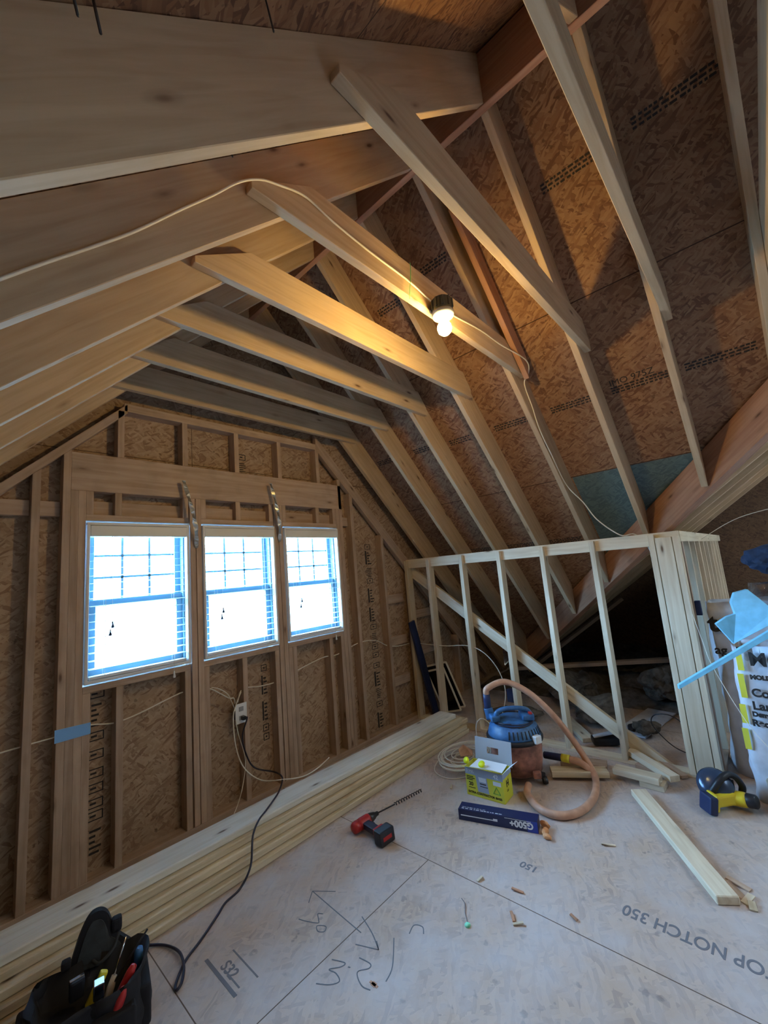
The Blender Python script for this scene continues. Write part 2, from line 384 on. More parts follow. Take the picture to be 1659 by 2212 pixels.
def marks(name, X, Y, o, rects, n, mat, parent=None):
    bm = bmesh.new(); marks_bm(bm, X, Y, (0, 0, 0), rects, n)
    return link(name, finish(bm), Matrix.Translation(V(o)), mat, parent)
ORD = ['first', 'second', 'third', 'fourth', 'fifth', 'sixth', 'seventh', 'eighth', 'ninth', 'tenth']

# ------------------------------------------------------------------ the shell
TH = 0.038
ZL = lambda x: 2.853 + x          # underside of left rafters
ZR = lambda x: 4.670 - x          # underside of right rafters
XP, ZP = 0.9085, 3.7615; DV = 0.30
XL, XR, YB = -1.7, 6.8, -6.0
fl = struct(box('floor', (XL-0.1, YB-0.1, -0.03), (XR+0.1, 0.12, 0.0), 'floor', bev=0))
for v in fl.data.vertices: v.co += V((WM[fl.name].translation.x, WM[fl.name].translation.y, 0))
fl.matrix_basis = Matrix.Translation(V((0, 0, -0.015))); WM[fl.name] = fl.matrix_basis.copy()

def plate(name, polys, ext, mat, bev=0):
    """several coplanar polygons extruded together into one sheathing mesh, object space = world"""
    bm = bmesh.new()
    for pts in polys:
        a = [bm.verts.new(V(p)) for p in pts]; b_ = [bm.verts.new(V(p)+V(ext)) for p in pts]
        bm.faces.new(a); bm.faces.new(b_[::-1]); n = len(pts)
        for i in range(n): bm.faces.new((a[i], a[(i+1) % n], b_[(i+1) % n], b_[i]))
    return link(name, finish(bm), Matrix(), mat)
# gable wall sheathing with three window openings
ys = 0.089
RO = [(x-0.006, x+WW+0.006) for x in WX]; zb_, zt_ = ZB-0.006, ZT+0.006
polys = []
tl = lambda x: min(ZL(x)+DV, ZR(x)+DV)
xs_end = 4.96
polys.append([(XL, ys, 0), (xs_end, ys, 0), (ZR(0)+DV-zb_, ys, zb_), (XL, ys, zb_)])
edges = [XL] + [e for r in RO for e in r]
for a, b_ in ((XL, RO[0][0]), (RO[0][1], RO[1][0]), (RO[1][1], RO[2][0])):
    polys.append([(a, ys, zb_), (b_, ys, zb_), (b_, ys, zt_), (a, ys, zt_) ] if a != XL else [(XL, ys, zb_), (b_, ys, zb_), (b_, ys, zt_), (zt_-2.853-DV, ys, zt_), (XL, ys, tl(XL))])
polys.append([(RO[2][1], ys, zb_), (4.97-zb_, ys, zb_), (4.97-zt_, ys, zt_), (RO[2][1], ys, zt_)])
polys.append([(zt_-2.853-DV, ys, zt_), (4.97-zt_, ys, zt_), (XP, ys, ZP+DV)])
gw = struct(plate('wall_back', polys, (0, 0.012, 0), 'osb_wall'))
# valley between the main slope and the wing roof: from A (upper, near) to B (lower, far)
def vpt(t):   # on the plane of the rafter undersides
    return V((2.26+t*1.84, -3.4+t*2.475, 2.41-t*1.84))
VA = vpt(-0.75); VBm = vpt(1.27)
# right slope sheathing (plane x+z = 4.97): plan polygon clipped by the valley
def onR(x, y): return (x, y, 4.97-x)
def vx(y): return 2.32 + 0.7435*(y+3.4)
pr = [onR(XP, 0.12), onR(4.97, 0.12), onR(vx(-0.1)+0.012, -0.1), onR(vx(-3.4)+0.012, -3.4), onR(XP, -5.45)]
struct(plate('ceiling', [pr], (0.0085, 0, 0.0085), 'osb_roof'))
def onL(x, y): return (x, y, ZL(x)+DV)
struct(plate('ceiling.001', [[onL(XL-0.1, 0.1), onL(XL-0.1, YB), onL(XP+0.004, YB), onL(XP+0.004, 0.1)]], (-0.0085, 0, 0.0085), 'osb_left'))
# wing roof (horizontal along x, rising toward -y)
def zW(y): return 2.41 - 0.743*(y+3.4)
def onW(x, y, d=0.24): return (x, y, zW(y)+d)
pw = [onW(vx(0.12)-0.012, 0.12), onW(XR, 0.12), onW(XR, -5.5), onW(XP-0.02, -5.5), onW(vx(-5.2)-0.012, -5.2), onW(vx(-3.4)-0.012, -3.4)]
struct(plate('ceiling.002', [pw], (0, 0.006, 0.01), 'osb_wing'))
# outer shell that the photo only glimpses
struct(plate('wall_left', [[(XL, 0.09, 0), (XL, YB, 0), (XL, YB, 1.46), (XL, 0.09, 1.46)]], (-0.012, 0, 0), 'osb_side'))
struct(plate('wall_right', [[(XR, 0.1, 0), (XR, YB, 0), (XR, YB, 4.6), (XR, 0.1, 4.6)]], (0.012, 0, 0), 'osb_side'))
struct(plate('wall_front', [[(XL, YB, 0), (XR, YB, 0), (XR, YB, 4.9), (XL, YB, 4.9)]], (0, -0.012, 0), 'osb_wall'))
struct(plate('wall_side', [[(4.9, 0.11, 0), (XR, 0.11, 0), (XR, 0.11, 1.2), (4.9, 0.11, 1.2)]], (0, 0.012, 0), 'osb_wall'))

# ---- gable wall framing, all of it part of the wall
def gstud(x, z0, z1, name='stud', w=TH, y0=0.0, y1=0.087, top=None):
    pts = [(x, y0, z0), (x+w, y0, z0)] + ([(x+w, y0, top(x+w)), (x, y0, top(x))] if top else [(x+w, y0, z1), (x, y0, z1)])
    return prism(name, pts, (0, y1-y0, 0), 'stud', gw, X=(0, 0, 1))
RKL = lambda x: 2.70 + x; RKR = lambda x: 4.31 - x
box('bottom_plate', (XL, 0, 0), (4.6, 0.087, TH), 'stud', gw)
for x in (-1.26, -0.855, -0.45): gstud(x, TH, 0, top=RKL)
gstud(-0.312, TH, 0, top=RKL)
for x in (-0.274, -0.236): gstud(x, TH, 2.175)
for x in (0.410, 0.452): gstud(x, TH, 2.175)
for x in (1.093, 1.135): gstud(x, TH, 2.175)
gstud(1.775, TH, 2.175); gstud(1.815, TH, 2.41, top=lambda x: 2.47)
for x in (1.965, 2.375): gstud(x, TH, 0, top=RKR)
for x in (2.80, 3.2, 3.6, 4.0): gstud(x, TH, 0, top=RKR)
# header, sills, rough plates and cripples
box('header', (-0.274, 0.0, 2.175), (1.853, 0.036, 2.41), 'stud', gw)
box('header', (-0.274, 0.045, 2.175), (1.853, 0.085, 2.41), 'stud', gw)
for i, x in enumerate(WX):
    x0, x1 = x-0.004, x+WW+0.004
    box('rough_plate', (x0, 0, ZT+0.012), (x1, 0.087, ZT+0.05), 'stud', gw)
    box('blocking', (x0, 0.052, ZT+0.052), (x1, 0.087, ZT+0.142), 'stud', gw)
    box('rough_sill', (x0, 0, ZB-0.05), (x1, 0.087, ZB-0.012), 'stud', gw)
    cr = {0: (x0, x0+0.15, x1-TH), 1: (x0, x0+0.27, x1-TH), 2: (x0, x0+0.36, x1-TH)}[i]
    for xx in cr: gstud(xx, ZT+0.05, 2.175, 'cripple')
    for xx in {0: (x0, -0.033, 0.362), 1: (x0, 0.772, x1-TH), 2: (x0, x0+0.04, 1.60, x1-TH)}[i]: gstud(xx, TH, ZB-0.05, 'cripple')
for x in (-0.036, 0.366, 0.762, 1.155, 1.57): gstud(x, 2.41, 2.73, 'cripple')
box('top_plate', (0.0, -0.0, 2.73), (1.60, 0.087, 2.785), 'stud', gw)
prism('rake_plate', [(-1.6, 0, 1.10), (0.02, 0, 2.72), (0.02, 0, 2.785), (-1.6, 0, 1.165)], (0, 0.087, 0), 'stud', gw, X=(1, 0, 1))
prism('rake_plate', [(1.58, -0.002, 2.73), (4.2, -0.002, 0.11), (4.2, -0.002, 0.235), (1.58, -0.002, 2.855)], (0, 0.04, 0), 'stud', gw, X=(1, 0, -1))
prism('rake_plate', [(1.60, 0.042, 2.75), (4.2, 0.042, 0.15), (4.2, 0.042, 0.30), (1.60, 0.042, 2.90)], (0, 0.04, 0), 'stud', gw, X=(1, 0, -1))
box('blocking', (-0.80, 0.048, 2.02), (-0.452, 0.086, 2.108), 'stud', gw)
box('blocking', (-0.41, 0.048, 2.02), (-0.314, 0.086, 2.108), 'stud', gw)
box('blocking', (1.855, 0.048, 2.02), (1.963, 0.086, 2.108), 'stud', gw)
for z in (1.205, 0.775, 0.375): box('blocking', (2.415, 0.048, z), (2.71, 0.086, z+0.092), 'stud', gw)
for z in (1.0, 0.6): box('blocking', (2.84, 0.048, z), (3.19, 0.086, z+0.092), 'stud', gw)
# printed marks on the gable sheathing: columns of boxed stamps
def stampcol(x0, w, z0, z1, seed, mat='ink'):
    rnd = random.Random(seed); rects = []; z = z0
    while z < z1-0.04:
        k = rnd.choice(['box', 'bar', 'rows', 'box'])
        h = {'box': 0.05, 'bar': 0.14, 'rows': 0.10}[k]
        if z+h > z1: break
        if k == 'box':
            t = 0.006
            rects += [(0, z, w, z+t), (0, z+h-t, w, z+h), (0, z, t, z+h), (w-t, z, w, z+h), (w*0.35, z+h*0.4, w*0.65, z+h*0.62)]
        elif k == 'bar':
            rects += [(0, z, w*0.25, z+h)]
            for q in range(5): rects.append((w*0.35, z+h*q/5, w*rnd.uniform(0.6, 1.0), z+h*q/5+0.012))
        else:
            for q in range(6):
                a = rnd.uniform(0, 0.3)*w; rects.append((a, z+h*q/6, w*rnd.uniform(0.7, 1), z+h*q/6+0.007))
        z += h+rnd.choice((0.015, 0.03, 0.05))
    return marks('printed_stamp', (1, 0, 0), (0, 0, 1), (x0, ys-0.0007, 0), rects, (0, -1, 0), mat, gw)
stampcol(-0.17, 0.10, 0.12, 1.0, 1); stampcol(0.97, 0.05, 0.35, 1.0, 2); stampcol(2.21, 0.085, 0.05, 1.95, 3)
stampcol(0.83, 0.075, 2.43, 2.68, 5)

# ------------------------------------------------------------------ windows and blinds
for i, x0 in enumerate(WX):
    x1 = x0+WW
    w = bpy.data.objects.new('window_%d' % (i+1), None); C.objects.link(w); w.location = (x0+WW/2, 0.1, ZB); w.empty_display_size = 0.1
    WM[w.name] = Matrix.Translation(w.location); w['kind'] = 'structure'
    def ring(nm, a0, a1, b0, b1, y0, y1, t, mat='white', par=w):
        bm = bmesh.new()
        for lo, hi in (((a0, y0, b0), (a1, y1, b0+t)), ((a0, y0, b1-t), (a1, y1, b1)), ((a0, y0, b0+t), (a0+t, y1, b1-t)), ((a1-t, y0, b0+t), (a1, y1, b1-t))):
            lo, hi = V(lo), V(hi); bmbox(bm, (lo+hi)/2-V((x0, 0, ZB)), hi-lo)
        return link(nm, finish(bm, 0.0015), Matrix.Translation(V((x0, 0, ZB))), mat, par)
    ring('window_trim', x0, x1, ZB, ZT, -0.018, 0.03, 0.016)
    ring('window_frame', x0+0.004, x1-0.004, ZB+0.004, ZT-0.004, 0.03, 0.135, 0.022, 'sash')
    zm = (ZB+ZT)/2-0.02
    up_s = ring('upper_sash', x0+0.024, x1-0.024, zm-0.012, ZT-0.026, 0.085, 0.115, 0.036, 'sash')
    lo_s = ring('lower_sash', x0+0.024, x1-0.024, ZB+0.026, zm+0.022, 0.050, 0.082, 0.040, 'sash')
    box('pane', (x0+0.05, 0.096, zm+0.015), (x1-0.05, 0.099, ZT-0.05), 'glass', up_s, 0)
    box('pane', (x0+0.055, 0.067, ZB+0.055), (x1-0.055, 0.070, zm-0.01), 'glass', lo_s, 0)
    bm = bmesh.new(); a0, a1, b0, b1 = x0+0.056, x1-0.056, zm+0.02, ZT-0.058
    for k in (1, 2):
        bmbox(bm, (a0+(a1-a0)*k/3-x0, 0.103, (b0+b1)/2-ZB), (0.014, 0.008, b1-b0))
        bmbox(bm, ((a0+a1)/2-x0, 0.103, b0+(b1-b0)*k/3-ZB), (a1-a0, 0.008, 0.014))
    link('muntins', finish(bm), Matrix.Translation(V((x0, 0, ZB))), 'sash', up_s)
    # blind
    b = thing('window_blind', ['white slatted blind in the left window, nearest the taped studs', 'white slatted blind in the middle window of the three', 'white slatted blind in the right-hand window, smallest in view'][i],
              'blind', (x0+WW/2, 0.02, ZB), group='slatted blinds in the three windows')
    box('head_rail', (x0+0.018, -0.016, ZT-0.085), (x1-0.014, 0.045, ZT-0.018), 'white', b, 0.003)
    bm = bmesh.new(); z = ZB+0.075; nsl = 0
    while z < ZT-0.10:
        A = Matrix.Translation(V((WW/2, 0.014, z-ZB))) @ Matrix.Rotation(math.radians(6), 4, 'X')
        bmbox(bm, (0, 0, 0), (WW-0.05, 0.038, 0.002), A); z += 0.0445; nsl += 1
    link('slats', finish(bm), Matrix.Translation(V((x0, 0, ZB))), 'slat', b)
    box('bottom_rail', (x0+0.025, -0.008, ZB+0.018), (x1-0.025, 0.036, ZB+0.036), 'white', b, 0.003)
    for k in (0.17, 0.83):
        bm = bmesh.new()
        for dy in (-0.0095, 0.037): bmbox(bm, (0, dy, 0), (0.0022, 0.0014, ZT-ZB-0.12))
        link('ladder_cord', finish(bm), Matrix.Translation(V((x0+WW*k, 0, (ZT+ZB)/2-0.03))), 'cordwhite', b)
    # lift cords with dark tassels and the hanging pull
    lc = tube('lift_cord', [(x0+0.13, -0.020, ZT-0.08), (x0+0.132, -0.022, 1.5), (x0+0.13, -0.022, ZB+0.32)], 0.0011, 'cordwhite', b, seg=5, n=3)
    for dx, dz in ((0.004, 0.30), (-0.008, 0.255)):
        lathe('tassel', [(0, 0.035), (0.003, 0.034), (0.004, 0.018), (0.009, 0.004), (0.007, -0.003), (0, -0.004)], 'darkblue', b,
              WM[b.name].inverted() @ Matrix.Translation(V((x0+0.13+dx, -0.024, ZB+dz))), 10)
    tube('tilt_wand', [(x1-0.11, -0.02, ZT-0.07), (x1-0.112, -0.024, 1.5), (x1-0.112, -0.028, ZB-0.03)], 0.0012, 'cordwhite', b, seg=5, n=3)
    if i != 1:
        lathe('cord_pull', [(0, 0.03), (0.004, 0.028), (0.005, 0.01), (0.009, -0.008), (0.007, -0.014), (0, -0.015)], 'white', b,
              WM[b.name].inverted() @ Matrix.Translation(V((x1-0.112, -0.028, ZB-0.055))), 10)

# ------------------------------------------------------------------ roof framing
def yk(k): return -(0.0902+0.44*k)
XMAX = {0: 4.55, 1: 4.45}
for k in range(9):
    y = yk(k)
    pos = 'nearest the window wall' if k == 0 else ('%s from the window wall' % ORD[k])
    # left slope
    x0, x1 = XL, XP-0.021
    o = prism('rafter', [(x0, y, ZL(x0)), (x1, y, ZL(x1)), (x1, y, ZL(x1)+DV-0.002), (x0, y, ZL(x0)+DV-0.002)], (0, TH, 0), 'pine', X=(1, 0, 1))
    extra = ', white cable stapled along' if k == 4 else ''
    tag(o, 'deep pine rafter on the left slope, %s%s' % (pos, extra), 'rafter', 'left slope rafters')
    # right slope, ends on the valley beam
    # the valley line passes plan point y -> x
    xv = 2.26 + (y+0.02+3.4)/2.475*1.84 - 0.03
    x1 = min(xv, XMAX.get(k, xv)); x0 = XP+0.021
    if x1 > x0+0.3:
        o = prism('rafter', [(x0, y, ZR(x0)), (x1, y, ZR(x1)), (x1, y, ZR(x1)+DV-0.002), (x0, y, ZR(x0)+DV-0.002)], (0, TH, 0), 'pine', X=(1, 0, -1))
        tag(o, 'pine rafter on the right roof slope, %s' % pos, 'rafter', 'right slope rafters')
    # collar tie on the near side of the pair
    z0, z1 = 2.832, 3.02
    ya = y-TH-0.001
    xa0 = -0.155; xa1 = 1.995
    # clip the upper corners parallel to the roof
    pts = [(xa0, ya, z0), (xa1, ya, z0), (xa1, ya, min(z1, ZR(xa1)+DV-0.03)), (ZR(0)+DV-0.03-z1, ya, z1), (z1-2.853-DV+0.16, ya, z1), (xa0, ya, z0+0.05)]
    pts = [(xa0, ya, z0), (xa1, ya, z0), (xa1, ya, 2.90), (1.90, ya, z1), (0.10, ya, z1), (xa0, ya, z0+0.03)]
    o = prism('collar_tie', pts, (0, TH, 0), 'pine', X=(1, 0, 0))
    ex = {4: ', carrying the bare bulb fixture', 3: ', lit bright by the bulb', 6: ', high at top right', 5: ', just nearer than the bulb'}.get(k, '')
    tag(o, 'horizontal pine collar tie, %s%s' % (pos, ex), 'collar tie', 'collar ties under the ridge')
o = box('ridge_board', (XP-0.019, -4.9, 3.735), (XP+0.019, 0.085, 4.035), 'valley', grain='Y')
tag(o, 'dark ridge board running along the peak of the roof', 'ridge board')
# second member sistered beside the fifth right rafter
y = yk(4)
o = prism('sister_rafter', [(1.15, y-0.080, ZR(1.15)+0.09), (1.95, y-0.080, ZR(1.95)+0.07), (1.95, y-0.080, ZR(1.95)+0.23), (1.15, y-0.080, ZR(1.15)+0.27)], (0, 0.036, 0), 'valley', X=(1, 0, -1))
tag(o, 'dark reddish sister board alongside the right rafter above the bulb', 'rafter')
# valley beam
vd = V((1.84, 2.475, -1.84)).normalized(); nrm = V((2.475, -1.84, 0)).normalized()
p0, p1 = vpt(-0.75), vpt(1.24)
o = prism('valley_beam', [p0, p1, p1+V((0, 0, 0.27)), p0+V((0, 0, 0.27))], nrm*0.076, 'valley', X=vd)
tag(o, 'doubled reddish valley beam rising diagonally to the right edge', 'beam')
# wing rafters behind the valley
for j, x in enumerate((3.15, 3.58, 4.02, 4.46, 4.90)):
    yv = -3.4 + (x-2.36)/1.84*2.475 - 0.10
    o = prism('rafter', [(x, yv, zW(yv)), (x, -5.3, zW(-5.3)), (x, -5.3, zW(-5.3)+0.235), (x, yv, zW(yv)+0.235)], (TH, 0, 0), 'pine', X=(0, -1, 0.743))
    tag(o, 'rafter of the side wing behind the valley beam, %s from it' % ORD[j], 'rafter', 'side wing rafters')
# stamps on the right sheathing
def rstamp(y0, x, s1, n=0.5):
    X = (0, -1, 0); Y = V((-1, 0, 1)).normalized(); N = V((-1, 0, -1)).normalized()
    o0 = V((x, y0, 4.97-x)) + N*0.0008
    if s1: text('roof_stamp', s1, 0.062, X, Y, o0, 'ink', PARENT)
    rnd = random.Random(int(abs(y0)*1000)); rects = []
    for row in (0, 1, 2):
        a = 0.0
        while a < n:
            w_ = rnd.uniform(0.008, 0.03); rects.append((a, -0.022-row*0.02, a+w_, -0.011-row*0.02)); a += w_+rnd.uniform(0.004, 0.012)
    marks('roof_stamp', X, Y, o0, rects, N, 'ink', PARENT)
PARENT = bpy.data.objects['ceiling']
rstamp(-2.34, 2.30, 'IMO 975Z', 0.34); rstamp(-2.76, 2.30, None, 0.34); rstamp(-1.92, 2.30, None, 0.30); rstamp(-1.45, 2.30, None, 0.30)
rstamp(-2.35, 1.37, None, 0.26); rstamp(-2.80, 1.36, None, 0.32); rstamp(-1.50, 1.37, None, 0.2)
rstamp(-1.04, 1.42, None, 0.2); rstamp(-0.60, 2.28, None, 0.2); rstamp(-0.12, 2.28, None, 0.25); rstamp(-1.0, 2.30, None, 0.2)
for y0 in (-0.5, -0.95, -1.4): rstamp(y0, 3.25, None, 0.3)
# roofing nails poking through the left sheathing
nn = [((-0.73, -2.36), 0.09), ((-0.70, -2.345), 0.10), ((-0.40, -2.36), 0.08), ((-0.28, -1.96), 0.07), ((-0.33, -1.96), 0.05), ((0.22, -1.95), 0.06)]
NL = ['shorter one of the pair at the top left corner', 'longer one of the pair at the top left corner', 'alone right of the pair', 'longer one above the cable', 'shorter one above the cable', 'nearest the ridge']
for ((x, y), l), nl in zip(nn, NL):
    o = tube('roofing_nail', [(x, y, ZL(x)+DV), (x+0.02, y, ZL(x)+DV-l)], 0.0022, 'darksteel', seg=6, n=1)
    tag(o, 'rusty nail through the left sheathing, ' + nl, 'nail', 'nails through the left sheathing')

# ------------------------------------------------------------------ knee wall on the right
KX = 2.715; KZ = 1.653
kw = thing('knee_wall_frame', 'open stud knee wall of new pine along the right slope', 'stud wall', (KX, 0, 0))
box('top_plate', (KX+0.034, -2.51, KZ-0.095), (KX+0.089, -0.0, KZ), 'new', kw, grain='Y')
box('bottom_plate', (KX+0.004, -2.50, 0), (KX+0.089, -0.0, TH*0.7), 'new', kw, grain='Y')
for y in [0.0] + [-(0.297+0.4064*k) for k in range(6)]:
    box('stud', (KX, y-TH, 0.02), (KX+0.087, y, KZ-0.012), 'new', kw, grain='Z')
box('corner_stud', (KX-0.002, -2.472, 0.0), (KX+0.036, -2.372, KZ-TH), 'new', kw, grain='Z')
box('corner_stud', (KX+0.002, -2.512, 0.0), (KX+0.087, -2.475, KZ-TH), 'new', kw, grain='Z')
prism('diagonal_brace', [(KX+0.09, -0.02, 1.575), (KX+0.09, -2.24, 0.0), (KX+0.09, -2.08, 0.0), (KX+0.09, -0.02, 1.458)], (TH, 0, 0), 'new', kw, X=(0, -1, -0.7))
# wing partition running away from the corner
pw_ = thing('partition_frame', 'row of studs of the side partition receding from the corner post', 'stud wall', (2.82, -2.49, 0))
box('top_plate', (2.80, -2.515, 1.575), (6.6, -2.43, 1.653), 'new', pw_)
box('bottom_plate', (2.81, -2.515, 0), (6.6, -2.43, TH), 'stud', pw_)
for j in range(10):
    x = 2.85+0.36*j
    box('stud', (x, -2.515, TH), (x+TH, -2.43, 1.575), 'new' if j else 'stud', pw_, grain='Z')
box('backing_panel', (3.6, -2.428, 0.0), (6.6, -2.418, 1.66), 'osb_wall', pw_, bev=0)
jb = box('junction_box', (2.86, -2.55, 1.05), (2.90, -2.517, 1.15), 'darkblue'); tag(jb, 'small dark blue electrical box on the corner post', 'electrical box')
# dark attic behind the knee wall: loose insulation
bm = bmesh.new(); nx, ny = 44, 44
gv = [[bm.verts.new(V((3.95+i*2.7/nx, -2.38+j*2.42/ny, 0.0))) for j in range(ny+1)] for i in range(nx+1)]
for i in range(nx+1):
    for j in range(ny+1):
        v = gv[i][j]; e = min(i/6, 1)*min(j/3, (ny-j)/3, 1)
        v.co.z = 0.004+e*max(0, 0.09+0.16*noise.noise(V((v.co.x*3, v.co.y*3, 1)))+0.06*noise.noise(V((v.co.x*11, v.co.y*11, 4)))+0.02*noise.noise(V((v.co.x*30, v.co.y*30, 4))))
for i in range(nx):
    for j in range(ny): bm.faces.new((gv[i][j], gv[i+1][j], gv[i+1][j+1], gv[i][j+1]))
bs = [gv[i][0] for i in range(nx+1)]+[gv[nx][j] for j in range(1, ny+1)]+[gv[i][ny] for i in range(nx-1, -1, -1)]+[gv[0][j] for j in range(ny-1, 0, -1)]
lw = [bm.verts.new(V((v.co.x, v.co.y, 0.0005))) for v in bs]
for q in range(len(bs)):
    r_ = (q+1) % len(bs); bm.faces.new((bs[q], bs[r_], lw[r_], lw[q]))
bm.faces.new(lw[::-1])
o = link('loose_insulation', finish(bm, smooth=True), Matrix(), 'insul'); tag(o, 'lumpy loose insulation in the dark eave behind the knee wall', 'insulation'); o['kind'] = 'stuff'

# ------------------------------------------------------------------ light fixtures
def fixture(loc, label, bm_, r=0.036, mount=True):
    f = thing('bare_bulb_fixture', label, 'light fixture', loc)
    # loc: bulb centre
    lathe('bulb', [(0, -r), (r*0.5, -r*0.87), (r*0.87, -r*0.5), (r, 0), (r*0.92, r*0.45), (r*0.62, r*0.95), (0.014, r*1.35), (0.013, r*1.6)], bm_, f, seg=24)
    lathe('lamp_holder', [(0.0, 0.040), (0.021, 0.042), (0.024, 0.056), (0.052, 0.064), (0.056, 0.078), (0.054, 0.088), (0, 0.089)], 'ceramic', f, seg=28)
    g = lathe('outlet_box', [(0, 0.089), (0.050, 0.089), (0.052, 0.100), (0.052, 0.150), (0.046, 0.156), (0, 0.157)], 'boxdark', f, seg=20, smooth=False)
    bmk = bmesh.new()
    for a in range(10): bmbox(bmk, (0.052*math.cos(a*0.628), 0.052*math.sin(a*0.628), 0.125), (0.010, 0.010, 0.05))
    link('box_rib', finish(bmk, 0.002), WM[f.name], 'boxdark', f)
    return f
fixture((0.868, -1.945, 2.715), 'lit bare bulb in a white lamp holder under a black round box', 'bulb')
fixture((4.3, -3.7, 2.1), 'lit bare bulb of the side wing, beyond the right edge', 'bulb2')

# ------------------------------------------------------------------ cables
def cable(name, pts, label, mat='cordwhite', r=0.0042, cat='cable', n=8, grp=None):
    o = tube(name, pts, r, mat, seg=8, n=n); return tag(o, label, cat, grp)
cable('electrical_cable', [(-0.745, -1.856, 2.207), (-0.673, -1.856, 2.285), (-0.59, -1.856, 2.372), (-0.492, -1.856, 2.478), (-0.374, -1.856, 2.622), (-0.276, -1.860, 2.737), (-0.20, -1.885, 2.82),
       (-0.131, -1.897, 2.872), (-0.057, -1.897, 2.906), (0.065, -1.897, 2.943), (0.199, -1.897, 2.922), (0.407, -1.897, 2.908), (0.66, -1.897, 2.905), (0.80, -1.905, 2.875), (0.835, -1.92, 2.85)],
      'white cable stapled along the rafter and collar tie, left of the bulb')
cable('electrical_cable', [(0.905, -1.915, 2.85), (0.99, -1.905, 2.88), (1.084, -1.897, 2.896), (1.373, -1.897, 2.93), (1.613, -1.90, 2.93), (1.884, -1.945, 2.90), (1.98, -1.92, 2.85), (2.03, -1.86, 2.80), (2.118, -1.86, 2.641), (2.188, -1.86, 2.50),
       (2.359, -1.86, 2.327), (2.60, -1.86, 2.11), (2.66, -1.95, 1.95), (2.66, -2.03, 1.80), (2.70, -2.16, 1.665), (2.765, -2.24, 1.662), (2.812, -2.30, 1.58), (2.812, -2.33, 1.45)],
      'white cable running from the bulb down the right rafter to the knee wall')
for (x, y, z) in ((-0.36, -1.862, 2.64), (0.10, -1.902, 2.94), (0.66, -1.902, 2.905)):
    pass
# run of cable through the wall studs
cable('electrical_cable', [(-0.9, 0.04, 0.80), (-0.531, 0.04, 0.806), (-0.43, 0.04, 0.808), (-0.30, 0.02, 0.815), (-0.16, 0.04, 0.822), (-0.03, 0.045, 0.795), (0.10, 0.04, 0.81), (0.346, 0.04, 0.866), (0.45, 0.04, 0.86), (0.53, 0.02, 0.85), (0.60, 0.0, 0.80), (0.66, 0.0, 0.755), (0.705, 0.02, 0.74), (0.72, 0.03, 0.70)],
      'white cable threaded through the studs from the left to the outlet')
cable('electrical_cable', [(0.74, 0.03, 0.70), (0.765, 0.035, 0.765), (0.812, 0.04, 0.782), (0.92, 0.04, 0.765), (1.026, 0.04, 0.76), (1.12, 0.04, 0.77), (1.221, 0.03, 0.795), (1.40, 0.02, 0.835), (1.56, 0.03, 0.853), (1.69, 0.04, 0.842), (1.80, 0.04, 0.86), (2.0, 0.03, 0.90), (2.2, 0.02, 0.88), (2.38, 0.04, 0.80), (2.55, 0.03, 0.765), (2.72, 0.03, 0.76)],
      'white cable threaded through the studs below the right windows')
cable('electrical_cable', [(2.74, -0.02, 0.756), (2.76, -0.10, 0.757), (2.76, -0.40, 0.75), (2.76, -0.673, 0.765), (2.76, -0.842, 0.71), (2.76, -0.967, 0.574), (2.755, -1.02, 0.397), (2.74, -0.989, 0.234), (2.70, -0.93, 0.10), (2.60, -0.90, 0.012)],
      'white cable drooping through the knee wall studs')
cable('loose_cable', [(0.745, -0.012, 0.775), (0.70, -0.02, 0.70), (0.672, -0.03, 0.62), (0.676, -0.045, 0.44), (0.72, -0.07, 0.29), (0.80, -0.15, 0.20), (0.88, -0.30, 0.21), (0.99, -0.36, 0.20), (1.12, -0.35, 0.197), (1.27, -0.31, 0.21)],
      'cream loose cable looping from the outlet onto the lumber stack')
cable('loose_cable', [(0.70, -0.01, 0.59), (0.712, -0.02, 0.50), (0.751, -0.03, 0.32), (0.71, -0.05, 0.155), (0.62, -0.10, 0.05), (0.52, -0.14, 0.008), (0.40, -0.13, 0.006)],
      'thin tan loose cable dropping behind the lumber stack', r=0.003)
cable('loose_cable', [(0.533, -0.006, 0.86), (0.58, -0.02, 0.84), (0.64, -0.02, 0.79), (0.675, -0.015, 0.72), (0.70, -0.01, 0.655)], 'short tan cable curling above the outlet', r=0.003)
cable('extension_cord', [(0.762, -0.05, 0.607), (0.755, -0.065, 0.595), (0.725, -0.05, 0.49), (0.745, -0.05, 0.375), (0.802, -0.06, 0.26), (0.90, -0.15, 0.215), (0.895, -0.25, 0.215), (0.86, -0.31, 0.205), (0.765, -0.405, 0.199), (0.62, -0.51, 0.199), (0.53, -0.572, 0.200), (0.46, -0.628, 0.17),
       (0.41, -0.685, 0.07), (0.34, -0.70, 0.008), (0.25, -0.725, 0.006), (0.189, -0.768, 0.006), (0.08, -0.84, 0.006), (-0.009, -0.891, 0.006), (-0.075, -0.965, 0.006), (-0.082, -0.995, 0.008), (-0.06, -0.985, 0.014), (-0.03, -0.93, 0.018), (-0.012, -0.851, 0.016), (-0.02, -0.78, 0.012), (-0.05, -0.71, 0.008), (-0.12, -0.665, 0.02), (-0.20, -0.72, 0.05)],
      'black extension cord snaking from the outlet over the lumber to the tool bag', 'navycord', 0.0055, 'extension cord')
